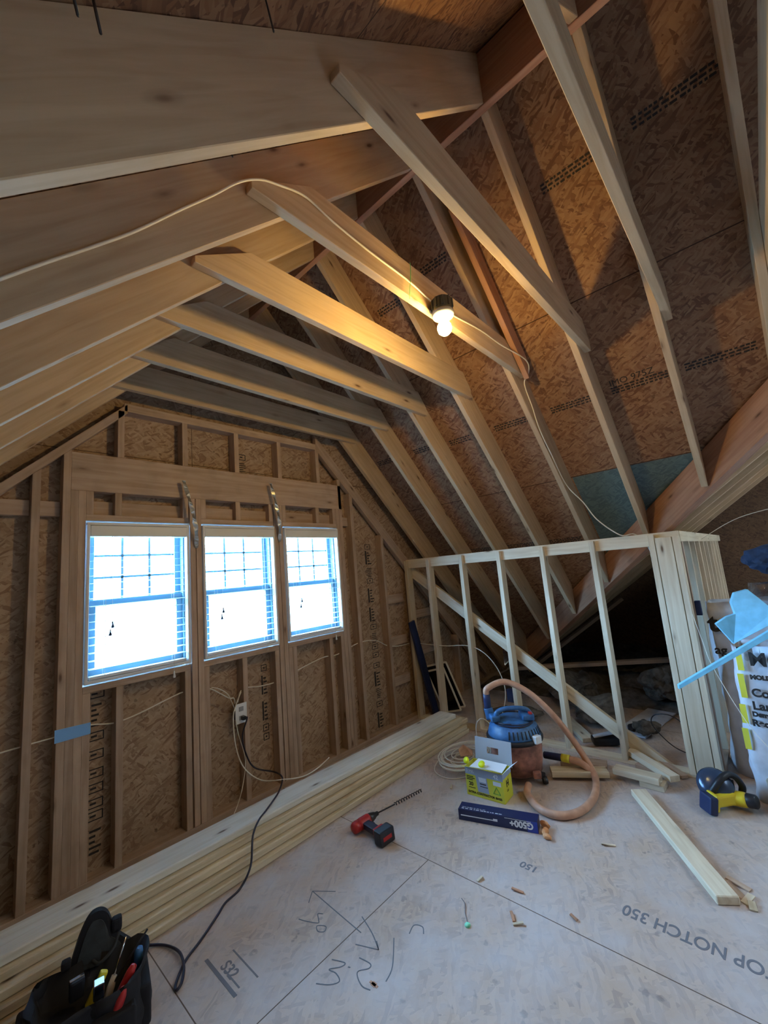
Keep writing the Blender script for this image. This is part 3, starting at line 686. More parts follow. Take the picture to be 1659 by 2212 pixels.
# outlet
ou = thing('electrical_outlet', 'white duplex outlet plate hanging between the studs', 'outlet', (0.745, -0.004, 0.63))
lbox('cover_plate', (0, 0, 0), (0.088, 0.006, 0.135), 'white', ou, 0.002)
for dz in (0.03, -0.03): lbox('socket', (0, -0.004, dz), (0.034, 0.004, 0.030), 'ceramic', ou, 0.0015)
lbox('outlet_box', (0, 0.028, 0), (0.055, 0.048, 0.09), 'darkblue', ou, 0.002)
lbox('plug', (0.006, -0.022, -0.03), (0.026, 0.034, 0.026), 'black', ou, 0.005)
# blue tape on the studs
tp = prism('painters_tape', [(-0.318, -0.003, 0.785), (-0.157, -0.003, 0.785), (-0.157, -0.003, 0.845), (-0.318, -0.003, 0.852)], (0, 0.002, 0), 'tape', bev=0)
tag(tp, 'strips of blue tape wrapped across the triple stud', 'tape')
# twisted metal straps
def strap(p0, p1, label, bow):
    P = catmull([p0, V(p0).lerp(V(p1), 0.35)+V((0, -bow*0.8, 0)), V(p0).lerp(V(p1), 0.7)+V((0, -bow, 0)), p1], 10)
    bm = bmesh.new(); A = []
    for i, p in enumerate(P):
        a = 0.45*math.sin(i*0.9); wv = V((math.cos(a), math.sin(a), 0))*0.014
        A.append([bm.verts.new(p-wv), bm.verts.new(p+wv), bm.verts.new(p+wv+V((0, 0.0015, 0))), bm.verts.new(p-wv+V((0, 0.0015, 0)))])
    for a, b_ in zip(A[:-1], A[1:]):
        for k in range(4): bm.faces.new((a[k], a[(k+1) % 4], b_[(k+1) % 4], b_[k]))
    bm.faces.new(A[0]); bm.faces.new(A[-1][::-1])
    tag(link('metal_strap', finish(bm), Matrix(), 'steel'), label, 'metal strap')
strap((0.352, -0.045, 2.29), (0.452, -0.004, 1.82), 'brassy twisted metal strap between the left and middle windows', 0.05)
strap((1.045, -0.05, 2.34), (1.135, -0.004, 1.86), 'grey twisted metal strap between the middle and right windows', 0.04)
pm = box('paint_mark', (0.448, -0.0012, 1.30), (0.452, -0.0004, 1.31), 'red', bev=0); bpy.data.objects.remove(pm)

tag(tube('green_string', [(0.69, -1.902, 3.01), (0.685, -1.902, 2.95), (0.655, -1.902, 2.80)], 0.0016, 'green', seg=5, n=2), 'green string hanging over the collar tie beside the bulb', 'string')

# ------------------------------------------------------------------ lumber stack
LAY = 5
for k in range(LAY):
    t = k/(LAY-1)
    yf0 = -0.655+0.135*t; yf1 = -0.655+0.045*t
    ln = [(-1.62, 2.66), (-1.62, 2.64), (-1.60, 2.70), (-1.58, 2.60), (-1.6, 2.54)][k]
    def yfa(x): return yf0+(yf1-yf0)*(x+0.5)/3.0
    z = 0.0195+0.0385*k
    if k == 0: z = 0.0195
    p0 = V((ln[0], yfa(ln[0])+0.092, z)); p1 = V((ln[1], yfa(ln[1])+0.092, z))
    dy = [0.0, 0.010, -0.004, 0.012, 0.0][k]; p0.y += dy; p1.y += [0.0, -0.006, 0.010, -0.008, 0.004][k]
    o = beam('lumber_board', p0, p1, 0.184, 0.0365, 'lumberlit' if k == 4 else 'lumber', bev=0.005)
    tag(o, 'long pine board in the stack below the windows, %s' % ['bottom layer', 'second layer up', 'middle layer', 'fourth layer up', 'top layer, window light in its colour'][k], 'board', 'lumber stacked under the windows')

# ------------------------------------------------------------------ writing on the floor
fo = bpy.data.objects['floor']
text('floor_print', '(TOP NOTCH 350', 0.088, (0.02, 1, 0), (-1, 0.02, 0), (1.325, -2.76, 0.0004), 'inkgrey', fo, bold=0.0012, cx=0.75)
text('floor_print', '150', 0.060, (0.02, 1, 0), (-1, 0.02, 0), (1.335, -1.85, 0.0004), 'inkgrey', fo, bold=0.001)
marks('floor_print', (0, 1, 0), (-1, 0, 0), (1.40, -2.83, 0.0003), [(0.0, 0.0, 0.006, 0.10), (0.0, 0, 0.12, 0.006)], (0, 0, 1), 'inkgrey', fo)
marks('floor_print', (0, 1, 0), (1, 0, 0), (0.045, -1.2, 0.0003), [(0, 0, 0.25, 0.014), (0.02, 0.03, 0.14, 0.036), (0.0, 0.098, 0.2, 0.104)], (0, 0, 1), 'inkgrey', fo)
text('floor_print', 'S32', 0.062, (0, -1, 0), (1, 0, 0), (0.072, -1.03, 0.0004), 'inkgrey', fo, bold=0.001)
def pstroke(pts, r=0.0022, sm=True):
    P = catmull([(a, b_, 0) for a, b_ in pts], 6) if sm and len(pts) > 2 else [V((a, b_, 0)) for a, b_ in pts]
    bm = bmesh.new(); A = []
    for i, p in enumerate(P):
        t = (P[min(i+1, len(P)-1)]-P[max(i-1, 0)]).normalized(); w_ = V((-t.y, t.x, 0))*r
        A.append((bm.verts.new(p-w_+V((0, 0, 0.0004))), bm.verts.new(p+w_+V((0, 0, 0.0004))), bm.verts.new(p+w_+V((0, 0, 0.0009))), bm.verts.new(p-w_+V((0, 0, 0.0009)))))
    for a, b_ in zip(A[:-1], A[1:]):
        for k in range(4): bm.faces.new((a[k], a[(k+1) % 4], b_[(k+1) % 4], b_[k]))
    bm.faces.new(A[0]); bm.faces.new(A[-1][::-1])
    link('pencil_mark', finish(bm), Matrix(), 'pencil', fo)
pstroke([(0.557, -1.015), (0.534, -1.387)][:1] + [(0.50, -1.25+0.0)] if False else [(0.557, -1.015), (0.545, -1.20), (0.534, -1.387)])
pstroke([(0.624, -1.113), (0.557, -1.015)], sm=False); pstroke([(0.557, -1.015), (0.500, -1.06)], sm=False)
pstroke([(0.596, -1.329), (0.56, -1.43), (0.520, -1.506)]); pstroke([(0.480, -1.409), (0.520, -1.506)], sm=False); pstroke([(0.545, -1.47), (0.520, -1.506)], sm=False)
pstroke([(0.499, -1.170), (0.485, -1.150), (0.465, -1.180), (0.452, -1.190), (0.425, -1.135), (0.413, -1.10)])
pstroke([(0.46, -1.225), (0.44, -1.20), (0.425, -1.225), (0.44, -1.25), (0.46, -1.24), (0.46, -1.225)])
pstroke([(0.374, -1.381), (0.396, -1.435), (0.375, -1.435), (0.339, -1.405), (0.345, -1.44), (0.332, -1.475), (0.300, -1.455), (0.271, -1.409)])
pstroke([(0.392, -1.458), (0.396, -1.468)], sm=False)
pstroke([(0.447, -1.466), (0.455, -1.520), (0.438, -1.53), (0.405, -1.505), (0.386, -1.52), (0.372, -1.56), (0.380, -1.595)])
pstroke([(0.655, -1.56), (0.70, -1.55), (0.715, -1.585), (0.690, -1.61)]); pstroke([(0.60, -1.52), (0.50, -1.60), (0.44, -1.62)])
marks('floor_stain', (1, 0, 0), (0, 1, 0), (0.395, -1.6, 0.0003), [(0, 0, 0.018, 0.02), (0.004, -0.01, 0.014, 0.03)], (0, 0, 1), 'valley', fo)

# ------------------------------------------------------------------ shop vacuum
vc = thing('shop_vacuum', 'blue and dusty red shop vacuum with a coiled tan hose', 'vacuum cleaner', (2.15, -1.375, 0), rot=Matrix.Rotation(math.radians(-139), 4, 'Z') @ Matrix.Diagonal((1.12, 1.12, 0.93, 1)))
# local: +x points toward the camera, +y to the picture's right
lathe('tank', [(0, 0.055), (0.135, 0.055), (0.150, 0.07), (0.160, 0.16), (0.166, 0.27), (0.170, 0.285), (0.168, 0.292), (0, 0.292)], 'tank', vc, seg=36)
lathe('tank_rim', [(0.15, 0.285), (0.178, 0.287), (0.180, 0.306), (0.174, 0.318), (0.15, 0.32)], 'black', vc, seg=36)
lathe('motor_head', [(0.168, 0.312), (0.166, 0.33), (0.150, 0.385), (0.125, 0.405), (0.112, 0.42), (0.095, 0.432), (0, 0.434)], 'bluepl', vc, seg=36)
bm = bmesh.new()
for k in range(11):
    a = math.radians(-25+k*9.5); r_ = 0.152
    bmbox(bm, (0, 0, 0), (0.012, 0.008, 0.055), Matrix.Rotation(a, 4, 'Z') @ Matrix.Translation(V((r_+0.004, 0, 0.358))) @ rotm(-18, 'Y'))
link('vent', finish(bm, 0.002), WM[vc.name], 'black', vc)
tube('handle', [(0.03, -0.11, 0.43), (0.04, -0.105, 0.49), (0.04, -0.05, 0.515), (0.04, 0.04, 0.512), (0.04, 0.095, 0.49), (0.04, 0.12, 0.42)], 0.0165, 'bluepl', vc, seg=10, local=True)
lbox('control_pod', (0.035, 0.085, 0.455), (0.10, 0.08, 0.05), 'bluepl', vc, 0.016, rotm(8, 'Y'), 3)
lbox('control_pod', (0.02, -0.12, 0.45), (0.09, 0.06, 0.045), 'bluepl', vc, 0.014, None, 3)
lbox('switch', (0.07, 0.10, 0.482), (0.03, 0.022, 0.012), 'red', vc, 0.003)
P = []
for k in range(60):
    a = k/60*math.pi*6; P.append(V((0.128*math.cos(a), 0.128*math.sin(a), 0.402+k*0.0005+0.004*math.sin(a*1.7))))
tube('power_cord', P, 0.0045, 'navycord', vc, seg=6, n=1, local=True)
tube('inlet_port', [(-0.03, -0.135, 0.42), (-0.035, -0.14, 0.47), (-0.04, -0.145, 0.50)], 0.030, 'bluepl', vc, seg=16, n=3, local=True)
for (sx, sy) in ((1, 1), (1, -1), (-1, 1), (-1, -1)):
    w_ = lbox('caster_arm', (sx*0.105, sy*0.105, 0.055), (0.05, 0.05, 0.03), 'black', vc, 0.008, rotm(45, 'Z'))
    bm = bmesh.new(); lathe_bm(bm, [(0, -0.012), (0.024, -0.012), (0.027, 0), (0.024, 0.012), (0, 0.012)], 16, Matrix.Translation(V((sx*0.125, sy*0.125, 0.027))) @ rotm(90, 'X'))
    link('caster_wheel', finish(bm), WM[vc.name], 'black', vc)
lbox('drain_cap', (0.165, 0.07, 0.09), (0.03, 0.05, 0.05), 'tank', vc, 0.012)
lbox('latch', (0.150, 0.10, 0.325), (0.035, 0.05, 0.055), 'white', vc, 0.008, rotm(30, 'Z'))
inv = WM[vc.name]
ip = inv @ V((-0.04, -0.145, 0.50))
hp = [ip+V((0, 0, 0.13)), ip+V((0.01, -0.02, 0.165))]
hose = [ip+V((0, 0, 0.10)), ip+V((0.0, -0.02, 0.145)), (2.197, -1.323, 0.634), (2.271, -1.464, 0.558), (2.345, -1.589, 0.407), (2.405, -1.692, 0.23), (2.393, -1.774, 0.11), (2.302, -1.854, 0.04), (2.093, -1.901, 0.026), (1.899, -1.883, 0.026), (1.787, -1.799, 0.026), (1.79, -1.672, 0.026), (1.90, -1.55, 0.03), (1.99, -1.52, 0.04)]
tube('hose_cuff', [ip+V((0, 0, -0.01)), ip+V((0, 0, 0.10))], 0.026, 'darkblue', vc, seg=16, n=3)
tube('hose', hose, 0.0225, 'hose', vc, seg=16, n=12)
ho = thing('hose_end', 'second hose end with black cuff and yellow tape beside the vacuum', 'hose', (2.30, -1.62, 0.12))
tube('cuff', [(2.34, -1.50, 0.10), (2.325, -1.64, 0.115)], 0.024, 'darkblue', ho, n=4, seg=14)
tube('tape_band', [(2.326, -1.635, 0.115), (2.322, -1.69, 0.118)], 0.0265, 'boxyellow', ho, n=3, seg=14)
tube('hose', [(2.322, -1.69, 0.118), (2.33, -1.75, 0.11), (2.35, -1.80, 0.07), (2.37, -1.84, 0.03)], 0.023, 'hose', ho, seg=14, n=8)
o = beam('scrap_board', (2.23, -1.58, 0.045), (2.42, -1.90, 0.045), 0.09, 0.037, 'lumber'); tag(o, 'short pine scrap propped behind the vacuum hose', 'board')
o = beam('scrap_board', (2.48, -1.56, 0.020), (2.56, -1.86, 0.020), 0.12, 0.037, 'stud'); tag(o, 'flat brown scrap lying under the pale scrap behind the hose', 'board')

# coil of white cable
P = []
rnd = random.Random(3)
for k in range(0, 11*20):
    a = k/20*2*math.pi; t = k/220; r_ = 0.13+0.07*math.sin(t*9)+0.02*math.sin(a*0.37)
    P.append(V((2.10+0.035*math.sin(t*14)+r_*1.25*math.cos(a), -0.95+0.03*math.cos(t*11)+r_*0.95*math.sin(a), 0.008+0.085*abs(math.sin(t*5.2)))))
o = tube('cable_coil', P, 0.0048, 'cordwhite', seg=6, n=1); tag(o, 'messy coil of white cable on the floor behind the bag box', 'cable coil')
cable('loose_cable', [(2.05, -0.74, 0.008), (1.93, -0.78, 0.006), (1.86, -0.84, 0.006), (1.83, -0.93, 0.006), (1.86, -1.02, 0.006), (1.95, -1.08, 0.01), (2.04, -1.06, 0.02)], 'single white loop of cable lying outside the coil')
cable('loose_cable', [(2.33, -1.12, 0.20), (2.33, -1.06, 0.26), (2.30, -1.02, 0.29), (2.28, -0.98, 0.25), (2.28, -0.97, 0.17), (2.25, -1.0, 0.09), (2.2, -1.03, 0.07)], 'white cable end arching up beside the vacuum cuff', r=0.004)

# ------------------------------------------------------------------ carton of contractor bags
cb = thing('contractor_bag_box', 'open yellow and grey carton of contractor bags before the vacuum', 'box', (1.74, -1.19, 0), 0)
fx = V((0.018, -0.264, 0)).normalized(); dx = V((0.264, 0.018, 0)).normalized()
BM = Matrix((fx, dx, V((0, 0, 1)))).transposed().to_4x4(); BM.translation = V((1.74, -1.19, 0))
WM[cb.name] = BM; cb.matrix_basis = BM       # local x: along the front face, y: depth away, z: up
bw, bd, bh = 0.27, 0.135, 0.178
def shellbox(name, lo, hi, t, mat, par):
    bm = bmesh.new(); x0, y0, z0 = lo; x1, y1, z1 = hi
    for c, s in ((((x0+x1)/2, y0+t/2, (z0+z1)/2), (x1-x0, t, z1-z0)), (((x0+x1)/2, y1-t/2, (z0+z1)/2), (x1-x0, t, z1-z0)),
                 ((x0+t/2, (y0+y1)/2, (z0+z1)/2), (t, y1-y0-2*t, z1-z0)), ((x1-t/2, (y0+y1)/2, (z0+z1)/2), (t, y1-y0-2*t, z1-z0)), (((x0+x1)/2, (y0+y1)/2, z0+t/2), (x1-x0, y1-y0, t))):
        bmbox(bm, c, s)
    return link(name, finish(bm), WM[par.name], mat, par)
shellbox('carton', (0, 0, 0), (bw, bd, bh), 0.003, 'boxyellow', cb)
lprism('printed_band', [(0, -0.0006, bh-0.045), (bw, -0.0006, bh-0.045), (bw, -0.0006, bh), (0, -0.0006, bh)], (0, 0.0005, 0), 'boxgrey', cb)
lprism('printed_band', [(bw, 0, bh-0.035), (bw, bd, bh-0.035), (bw, bd, bh), (bw, 0, bh)], (0.0006, 0, 0), 'boxgrey', cb)
lprism('printed_picture', [(0.085, -0.0008, 0.035), (0.165, -0.0008, 0.035), (0.155, -0.0008, bh-0.045), (0.075, -0.0008, bh-0.045)], (0, 0.0006, 0), 'boxgrey', cb)
lprism('printed_picture', [(0.100, -0.0012, 0.10), (0.150, -0.0012, 0.10), (0.150, -0.0012, bh-0.05), (0.095, -0.0012, bh-0.05)], (0, 0.0003, 0), 'print', cb)
lprism('back_flap', [(0.0, bd, bh), (bw, bd, bh), (bw, bd+0.03, bh+0.15), (0.0, bd+0.03, bh+0.15)][:2]+[(bw, bd+0.02, bh+0.045), (0.185, bd+0.02, bh+0.045), (0.185, bd+0.026, bh+0.095), (0.10, bd+0.026, bh+0.095), (0.10, bd+0.02, bh+0.045), (0, bd+0.02, bh+0.045)], (0, 0.002, 0), 'cardgrey', cb)
lprism('back_flap', [(0.0, bd+0.02, bh+0.045), (0.10, bd+0.02, bh+0.045), (0.10, bd+0.026, bh+0.095), (0, bd+0.026, bh+0.095)], (0, 0.002, 0), 'cardgrey', cb)
cbf = bpy.data.objects['back_flap']
# rebuild the flap cleanly as a panel with a hand-hole
for q in [o_ for o_ in cb.children if o_.name.startswith('back_flap')]: bpy.data.objects.remove(q)
bm = bmesh.new(); fh = 0.155
T = Matrix.Translation(V((0.015, bd, bh-0.01))) @ rotm(-9, 'X')
for (a0, a1, c0, c1) in ((0, bw, 0, 0.06), (0, 0.09, 0.06, 0.10), (0.175, bw, 0.06, 0.10), (0, bw, 0.10, fh)):
    bmbox(bm, ((a0+a1)/2, 0.001, (c0+c1)/2), (a1-a0, 0.002, c1-c0), T)
link('back_flap', finish(bm), WM[cb.name], 'cardgrey', cb)
lprism('front_flap', [(0, 0, bh), (bw, 0, bh), (bw-0.01, -0.03, bh+0.022), (0.0, -0.045, bh+0.02)], (0, 0.001, 0.0015), 'boxyellow', cb)
lprism('side_flap', [(bw, 0, bh), (bw, bd, bh), (bw+0.07, bd-0.03, bh+0.055)], (0.001, 0, 0.0015), 'print', cb)
lprism('liner', [(0.03, 0.012, bh-0.005), (0.20, 0.012, bh+0.004), (bw-0.01, 0.02, bh-0.002), (bw-0.01, bd-0.02, bh+0.012), (0.05, bd-0.02, bh+0.012)], (0, 0, 0.003), 'print', cb)
lathe('neon_tag', [(0, -0.002), (0.022, -0.002), (0.024, 0.001), (0, 0.004)], 'neon', cb, Matrix.Translation(V((0.115, 0.03, bh+0.022))) @ rotm(40, 'X'), 14)
lathe('neon_tag', [(0, -0.002), (0.020, -0.002), (0.022, 0.001), (0, 0.004)], 'neon', cb, Matrix.Translation(V((-0.005, 0.04, bh+0.02))) @ rotm(60, 'X'), 14)
def btext(s, size, x, z, mat='ink', side=False, bold=0.0):
    m = WM[cb.name]
    if side: X = m.to_3x3() @ V((0, 1, 0)); o_ = m @ V((bw+0.0012, x, z))
    else: X = m.to_3x3() @ V((1, 0, 0)); o_ = m @ V((x, -0.0016, z))
    text('printed_text', s, size, X, (0, 0, 1), o_, mat, cb, 0.0002, bold=bold)
btext('3 MIL', 0.026, 0.008, bh-0.032, 'print'); btext('42', 0.034, 0.205, bh-0.035, 'print', bold=0.001)
btext('20', 0.032, 0.022, 0.065, bold=0.001); btext('EXTRA CONTRACTOR BAGS', 0.0185, 0.012, 0.018, 'ink', bold=0.0006)
btext('H', 0.055, 0.045, 0.085, side=True, bold=0.002); btext('Gal', 0.022, 0.045, 0.055, side=True)
m_ = WM[cb.name]
marks('printed_text', m_.to_3x3() @ V((1, 0, 0)), (0, 0, 1), m_ @ V((0.008, -0.0009, 0)), [(0, 0.118, 0.05, 0.123), (0, 0.108, 0.06, 0.113), (0, 0.098, 0.045, 0.103), (0.095, 0.085, 0.14, 0.091), (0.095, 0.07, 0.15, 0.074), (0.01, 0.05, 0.06, 0.054)], m_.to_3x3() @ V((0, -1, 0)), 'ink', cb)
marks('printed_text', m_.to_3x3() @ V((1, 0, 0)), (0, 0, 1), m_ @ V((0.19, -0.0009, 0)), [(0.01, 0.10, 0.065, 0.125)], m_.to_3x3() @ V((0, -1, 0)), 'print', cb)
tube('recycling_mark', [(0.195, -0.002, 0.05), (0.245, -0.002, 0.05), (0.220, -0.002, 0.092)], 0.0022, 'green', cb, seg=5, n=1, closed=True, local=True)
o = prism('cardboard_flap', [(1.86, -1.08, 0.17), (1.93, -1.14, 0.165), (1.95, -1.13, 0.19), (1.91, -1.08, 0.235), (1.87, -1.06, 0.21)], (0.003, 0.002, 0), 'valley', cb)

# ------------------------------------------------------------------ navy carton
nc = thing('cartridge_carton', 'long navy blue carton with upside-down G500+ lettering', 'box', (1.53, -1.51, 0))
a0, a1 = V((1.462, -1.298, 0)), V((1.592, -1.745, 0)); ux = (a1-a0).normalized(); uy = V((-ux.y, ux.x, 0)); ln = (a1-a0).length
if uy.x < 0: uy = -uy
BM = Matrix((ux, uy, V((0, 0, 1)))).transposed().to_4x4(); BM.translation = a0; WM[nc.name] = BM; nc.matrix_basis = BM
ch, cd = 0.062, 0.085
lbox('carton', (ln/2, cd/2, ch/2), (ln, cd, ch), 'navybox', nc, 0.0015, None, 1)
lbox('end_panel', (ln-0.030, -0.0002, ch/2), (0.058, 0.001, ch-0.003), 'bluebox', nc, 0, None, 1)
text('printed_text', 'G500+', 0.047, -ux, (0, 0, -1), BM @ V((ln-0.025, -0.0012, 0.050)), 'print', nc, 0.0002, bold=0.002)
lbox('printed_stripe', (0.115, -0.0006, 0.030), (0.20, 0.0008, 0.005), 'print', nc, 0, None, 1)
lbox('printed_stripe', (0.225, -0.0006, 0.033), (0.025, 0.0008, 0.013), 'print', nc, 0, None, 1)
lbox('printed_stripe', (0.355, -0.0006, 0.056), (0.15, 0.0008, 0.002), 'print', nc, 0, None, 1)
rr = random.Random(5); rects = []; a = 0.02
while a < 0.26: w_ = rr.uniform(0.006, 0.02); rects.append((a, 0.012, a+w_, 0.018)); a += w_+rr.uniform(0.003, 0.010)
a = 0.02
while a < 0.16: w_ = rr.uniform(0.006, 0.02); rects.append((a, 0.028, a+w_, 0.031)); a += w_+rr.uniform(0.003, 0.008)
marks('printed_text', ux, uy, BM @ V((0, 0, ch+0.0003)), rects, (0, 0, 1), 'print', nc)
def blob(name, c, s, mat, seed, label=None, cat=None, parent=None, sub=2, amp=0.35, fr=14, grp=None, rot=None):
    bm = bmesh.new(); bmesh.ops.create_icosphere(bm, subdivisions=sub, radius=1.0)
    for v in bm.verts:
        d = 1+amp*noise.noise(v.co*1.3+V((seed, seed*2, 0))) + amp*0.4*noise.noise(v.co*3.1+V((seed, 0, 9)))
        v.co = V((v.co.x*s[0]*d, v.co.y*s[1]*d, v.co.z*s[2]*d))
        if rot is not None: v.co = rot @ v.co
    zmin = min(v.co.z for v in bm.verts)
    o = link(name, finish(bm, smooth=False), Matrix.Translation(V((c[0], c[1], c[2]-zmin if c[2] == 0 else c[2]))), mat, parent)
    if label: tag(o, label, cat, grp)
    return o
blob('foam_plug', (1.615, -1.775, 0), (0.030, 0.017, 0.016), 'orange', 3, 'orange foam scrap lying just off the open end of the navy carton', 'foam scrap', grp=None)
blob('foam_plug', (1.575, -1.80, 0), (0.016, 0.026, 0.014), 'orange', 8, 'paler orange foam scrap, nearer the camera than its twin', 'foam scrap')
o = blob('foam_plug', (1.663, -1.755, 0), (0.014, 0.03, 0.02), 'orange', 12, 'upright orange foam scrap behind the other two', 'foam scrap')

# ------------------------------------------------------------------ impact drill with auger bit
dr = thing('cordless_drill', 'red and black cordless drill with a long auger bit', 'drill', (1.02, -0.885, 0))
h0, h1 = V((0.985, -0.868, 0.038)), V((1.135, -0.895, 0.052)); hx = (h1-h0).normalized(); hy = V((0, 0, 1)).cross(hx).normalized(); hz = hx.cross(hy)
BM = Matrix((hx, hy, hz)).transposed().to_4x4(); BM.translation = h0; WM[dr.name] = BM; dr.matrix_basis = BM
QX = rotm(90, 'Y')
lathe('end_cap', [(0, -0.012), (0.024, -0.010), (0.031, 0.0), (0.033, 0.018), (0.031, 0.035)], 'red', dr, QX, 20)
lathe('motor_housing', [(0.031, 0.030), (0.033, 0.05), (0.032, 0.10), (0.027, 0.115)], 'red', dr, QX, 20)
lathe('gear_case', [(0.029, 0.105), (0.027, 0.125), (0.020, 0.150), (0.014, 0.160), (0.012, 0.178), (0, 0.178)], 'darksteel', dr, QX, 20)
lprism('handle', [(0.045, -0.02, -0.020), (0.095, -0.02, -0.020), (0.105, -0.17, -0.020), (0.055, -0.17, -0.020)], (0, 0, 0.036), 'navycord', dr, 0.010)
lprism('handle_trim', [(0.047, -0.13, -0.026), (0.112, -0.13, -0.026), (0.120, -0.165, -0.026), (0.045, -0.165, -0.026)], (0, 0, 0.052), 'red', dr, 0.006)
lprism('battery', [(0.030, -0.160, -0.038), (0.130, -0.160, -0.038), (0.135, -0.225, -0.038), (0.035, -0.225, -0.038)], (0, 0, 0.078), 'black', dr, 0.009)
lbox('trigger', (0.100, -0.055, -0.002), (0.016, 0.03, 0.016), 'black', dr, 0.004)
lbox('battery_label', (0.083, -0.2245, 0.0), (0.06, 0.0015, 0.022), 'red', dr, 0.0)
b0 = BM @ V((0.178, 0, 0)); b1 = V((1.585, -0.918, 0.016))
tube('bit_shank', [b0, b0.lerp(b1, 0.36)], 0.0045, 'darksteel', dr, n=2, seg=8)
bx = (b1-b0).normalized(); bo = bx.orthogonal().normalized(); bp_ = bx.cross(bo); q0 = b0.lerp(b1, 0.36); Lb = (b1-q0).length
hel = []
for k in range(120):
    t = k/119; a = t*2*math.pi*11
    hel.append(q0+bx*(t*Lb)+(bo*math.cos(a)+bp_*math.sin(a))*0.0085)
tube('auger_flight', hel, 0.0032, 'darksteel', dr, n=1, seg=6)

# ------------------------------------------------------------------ circular saw
sw = thing('circular_saw', 'yellow and black cordless circular saw on the floor at right', 'circular saw', (2.44, -2.53, 0), math.radians(-139))
# local +x toward camera, +y to the picture's right
bm = bmesh.new(); prof = [(0, -0.035), (0.080, -0.035), (0.092, -0.020), (0.092, 0.008), (0.075, 0.026), (0.040, 0.036), (0, 0.038)]
SB = Matrix.Translation(V((-0.03, -0.02, 0.105))) @ rotm(-32, 'Z') @ rotm(52, 'Y')
lathe('blade_guard', prof, 'gunmetal', sw, SB, 36)
lathe('lower_guard', [(0, -0.05), (0.060, -0.05), (0.072, -0.042), (0.072, -0.034), (0, -0.034)], 'chrome', sw, SB, 36)
tube('handle', [(0.0, -0.075, 0.075), (0.02, -0.03, 0.145), (0.01, 0.03, 0.175), (0.0, 0.085, 0.155), (0.0, 0.115, 0.105), (0.0, 0.11, 0.07)], 0.018, 'black', sw, seg=12, local=True, n=10)
MTX = Matrix.Translation(V((0.035, 0.055, 0.055))) @ rotm(38, 'Z') @ rotm(82, 'Y')
lathe('motor_housing', [(0, -0.06), (0.036, -0.06), (0.040, -0.045), (0.040, 0.030), (0.036, 0.045)], 'yellow', sw, MTX, 24)
lathe('motor_cap', [(0.036, 0.042), (0.038, 0.05), (0.036, 0.085), (0.028, 0.092), (0, 0.093)], 'black', sw, MTX, 24)
lprism('body', [(0.02, -0.085, 0.02), (0.055, -0.085, 0.02), (0.055, 0.035, 0.03), (0.0, 0.04, 0.03)], (0, 0, 0.062), 'yellow', sw, 0.012)
lbox('battery_foot', (0.045, -0.098, 0.058), (0.085, 0.022, 0.085), 'yellow', sw, 0.008, rotm(-12, 'X'))
lbox('battery', (0.050, -0.128, 0.052), (0.095, 0.045, 0.095), 'darkblue', sw, 0.010, rotm(-12, 'X'))
lbox('base_shoe', (-0.07, 0.02, 0.055), (0.004, 0.20, 0.10), 'darksteel', sw, 0.001)
lathe('blade', [(0, -0.001), (0.080, -0.001), (0.080, 0.001), (0, 0.001)], 'steel', sw, SB @ Matrix.Translation(V((0, 0, -0.022))), 40)

# ------------------------------------------------------------------ boards and offcuts on the floor
o = beam('loose_board', (2.31, -2.105, 0.0195), (1.575, -2.585, 0.0195), 0.092, 0.037, 'new', bev=0.004); tag(o, 'pale two-by-four lying diagonally across the floor at right', 'board')
o = beam('offcut', (2.465, -1.935, 0.059), (2.450, -2.21, 0.059), 0.088, 0.038, 'new'); tag(o, 'pale square-ended offcut lying on top of the offcut heap', 'offcut')
o = beam('offcut', (2.80, -1.96, 0.060), (2.51, -2.28, 0.060), 0.070, 0.038, 'new'); tag(o, 'longer offcut angled behind the top offcut toward the corner post', 'offcut')
o = beam('offcut', (2.470, -2.09, 0.020), (2.465, -2.23, 0.020), 0.10, 0.038, 'new'); tag(o, 'short wide offcut under the heap, nearest the camera', 'offcut')
o = beam('offcut', (2.70, -2.03, 0.020), (2.66, -2.16, 0.020), 0.09, 0.038, 'stud'); tag(o, 'buried offcut supporting the heap by the knee wall', 'offcut')
o = beam('offcut', (2.86, -2.12, 0.02), (2.66, -2.31, 0.02), 0.05, 0.02, 'stud'); tag(o, 'thin strip of scrap against the corner post', 'offcut')
for i, (x, y, l, a, m) in enumerate([(1.69, -2.60, 0.10, 40, 'stud'), (1.655, -2.645, 0.07, -20, 'new'), (1.74, -2.61, 0.09, 70, 'stud'), (1.62, -2.66, 0.05, 10, 'lumber'), (1.134, -1.83, 0.055, 100, 'valley'), (0.985, -1.875, 0.05, 40, 'valley'),
                                     (0.965, -1.91, 0.045, -50, 'new'), (1.132, -2.086, 0.035, 70, 'valley'), (1.098, -1.65, 0.04, -10, 'new'), (1.70, -2.08, 0.07, 120, 'new'), (1.75, -1.05, 0.05, 30, 'new')]):
    d = V((math.cos(math.radians(a)), math.sin(math.radians(a)), 0.05))*l/2
    o = beam('wood_splinter', V((x, y, 0.005))-d, V((x, y, 0.007))+d, 0.012 if i > 3 else 0.028, 0.006, m, bev=0.001)
    tag(o, ['curled brown splinter by the end of the diagonal board', 'pale splinter touching the end of the diagonal board', 'thick brown splinter right of the diagonal board', 'small chip at the cut end of the diagonal board',
            'dark splinter across the floor seam, left one', 'dark red splinter at the angled pair on the open floor', 'pale splinter of the angled pair on the open floor', 'curved red splinter near the floor lettering',
            'pale chip near the printed 150', 'thin pale splinter beside the diagonal board, midway', 'pale screw-like splinter beside the bag carton'][i], 'wood splinter')
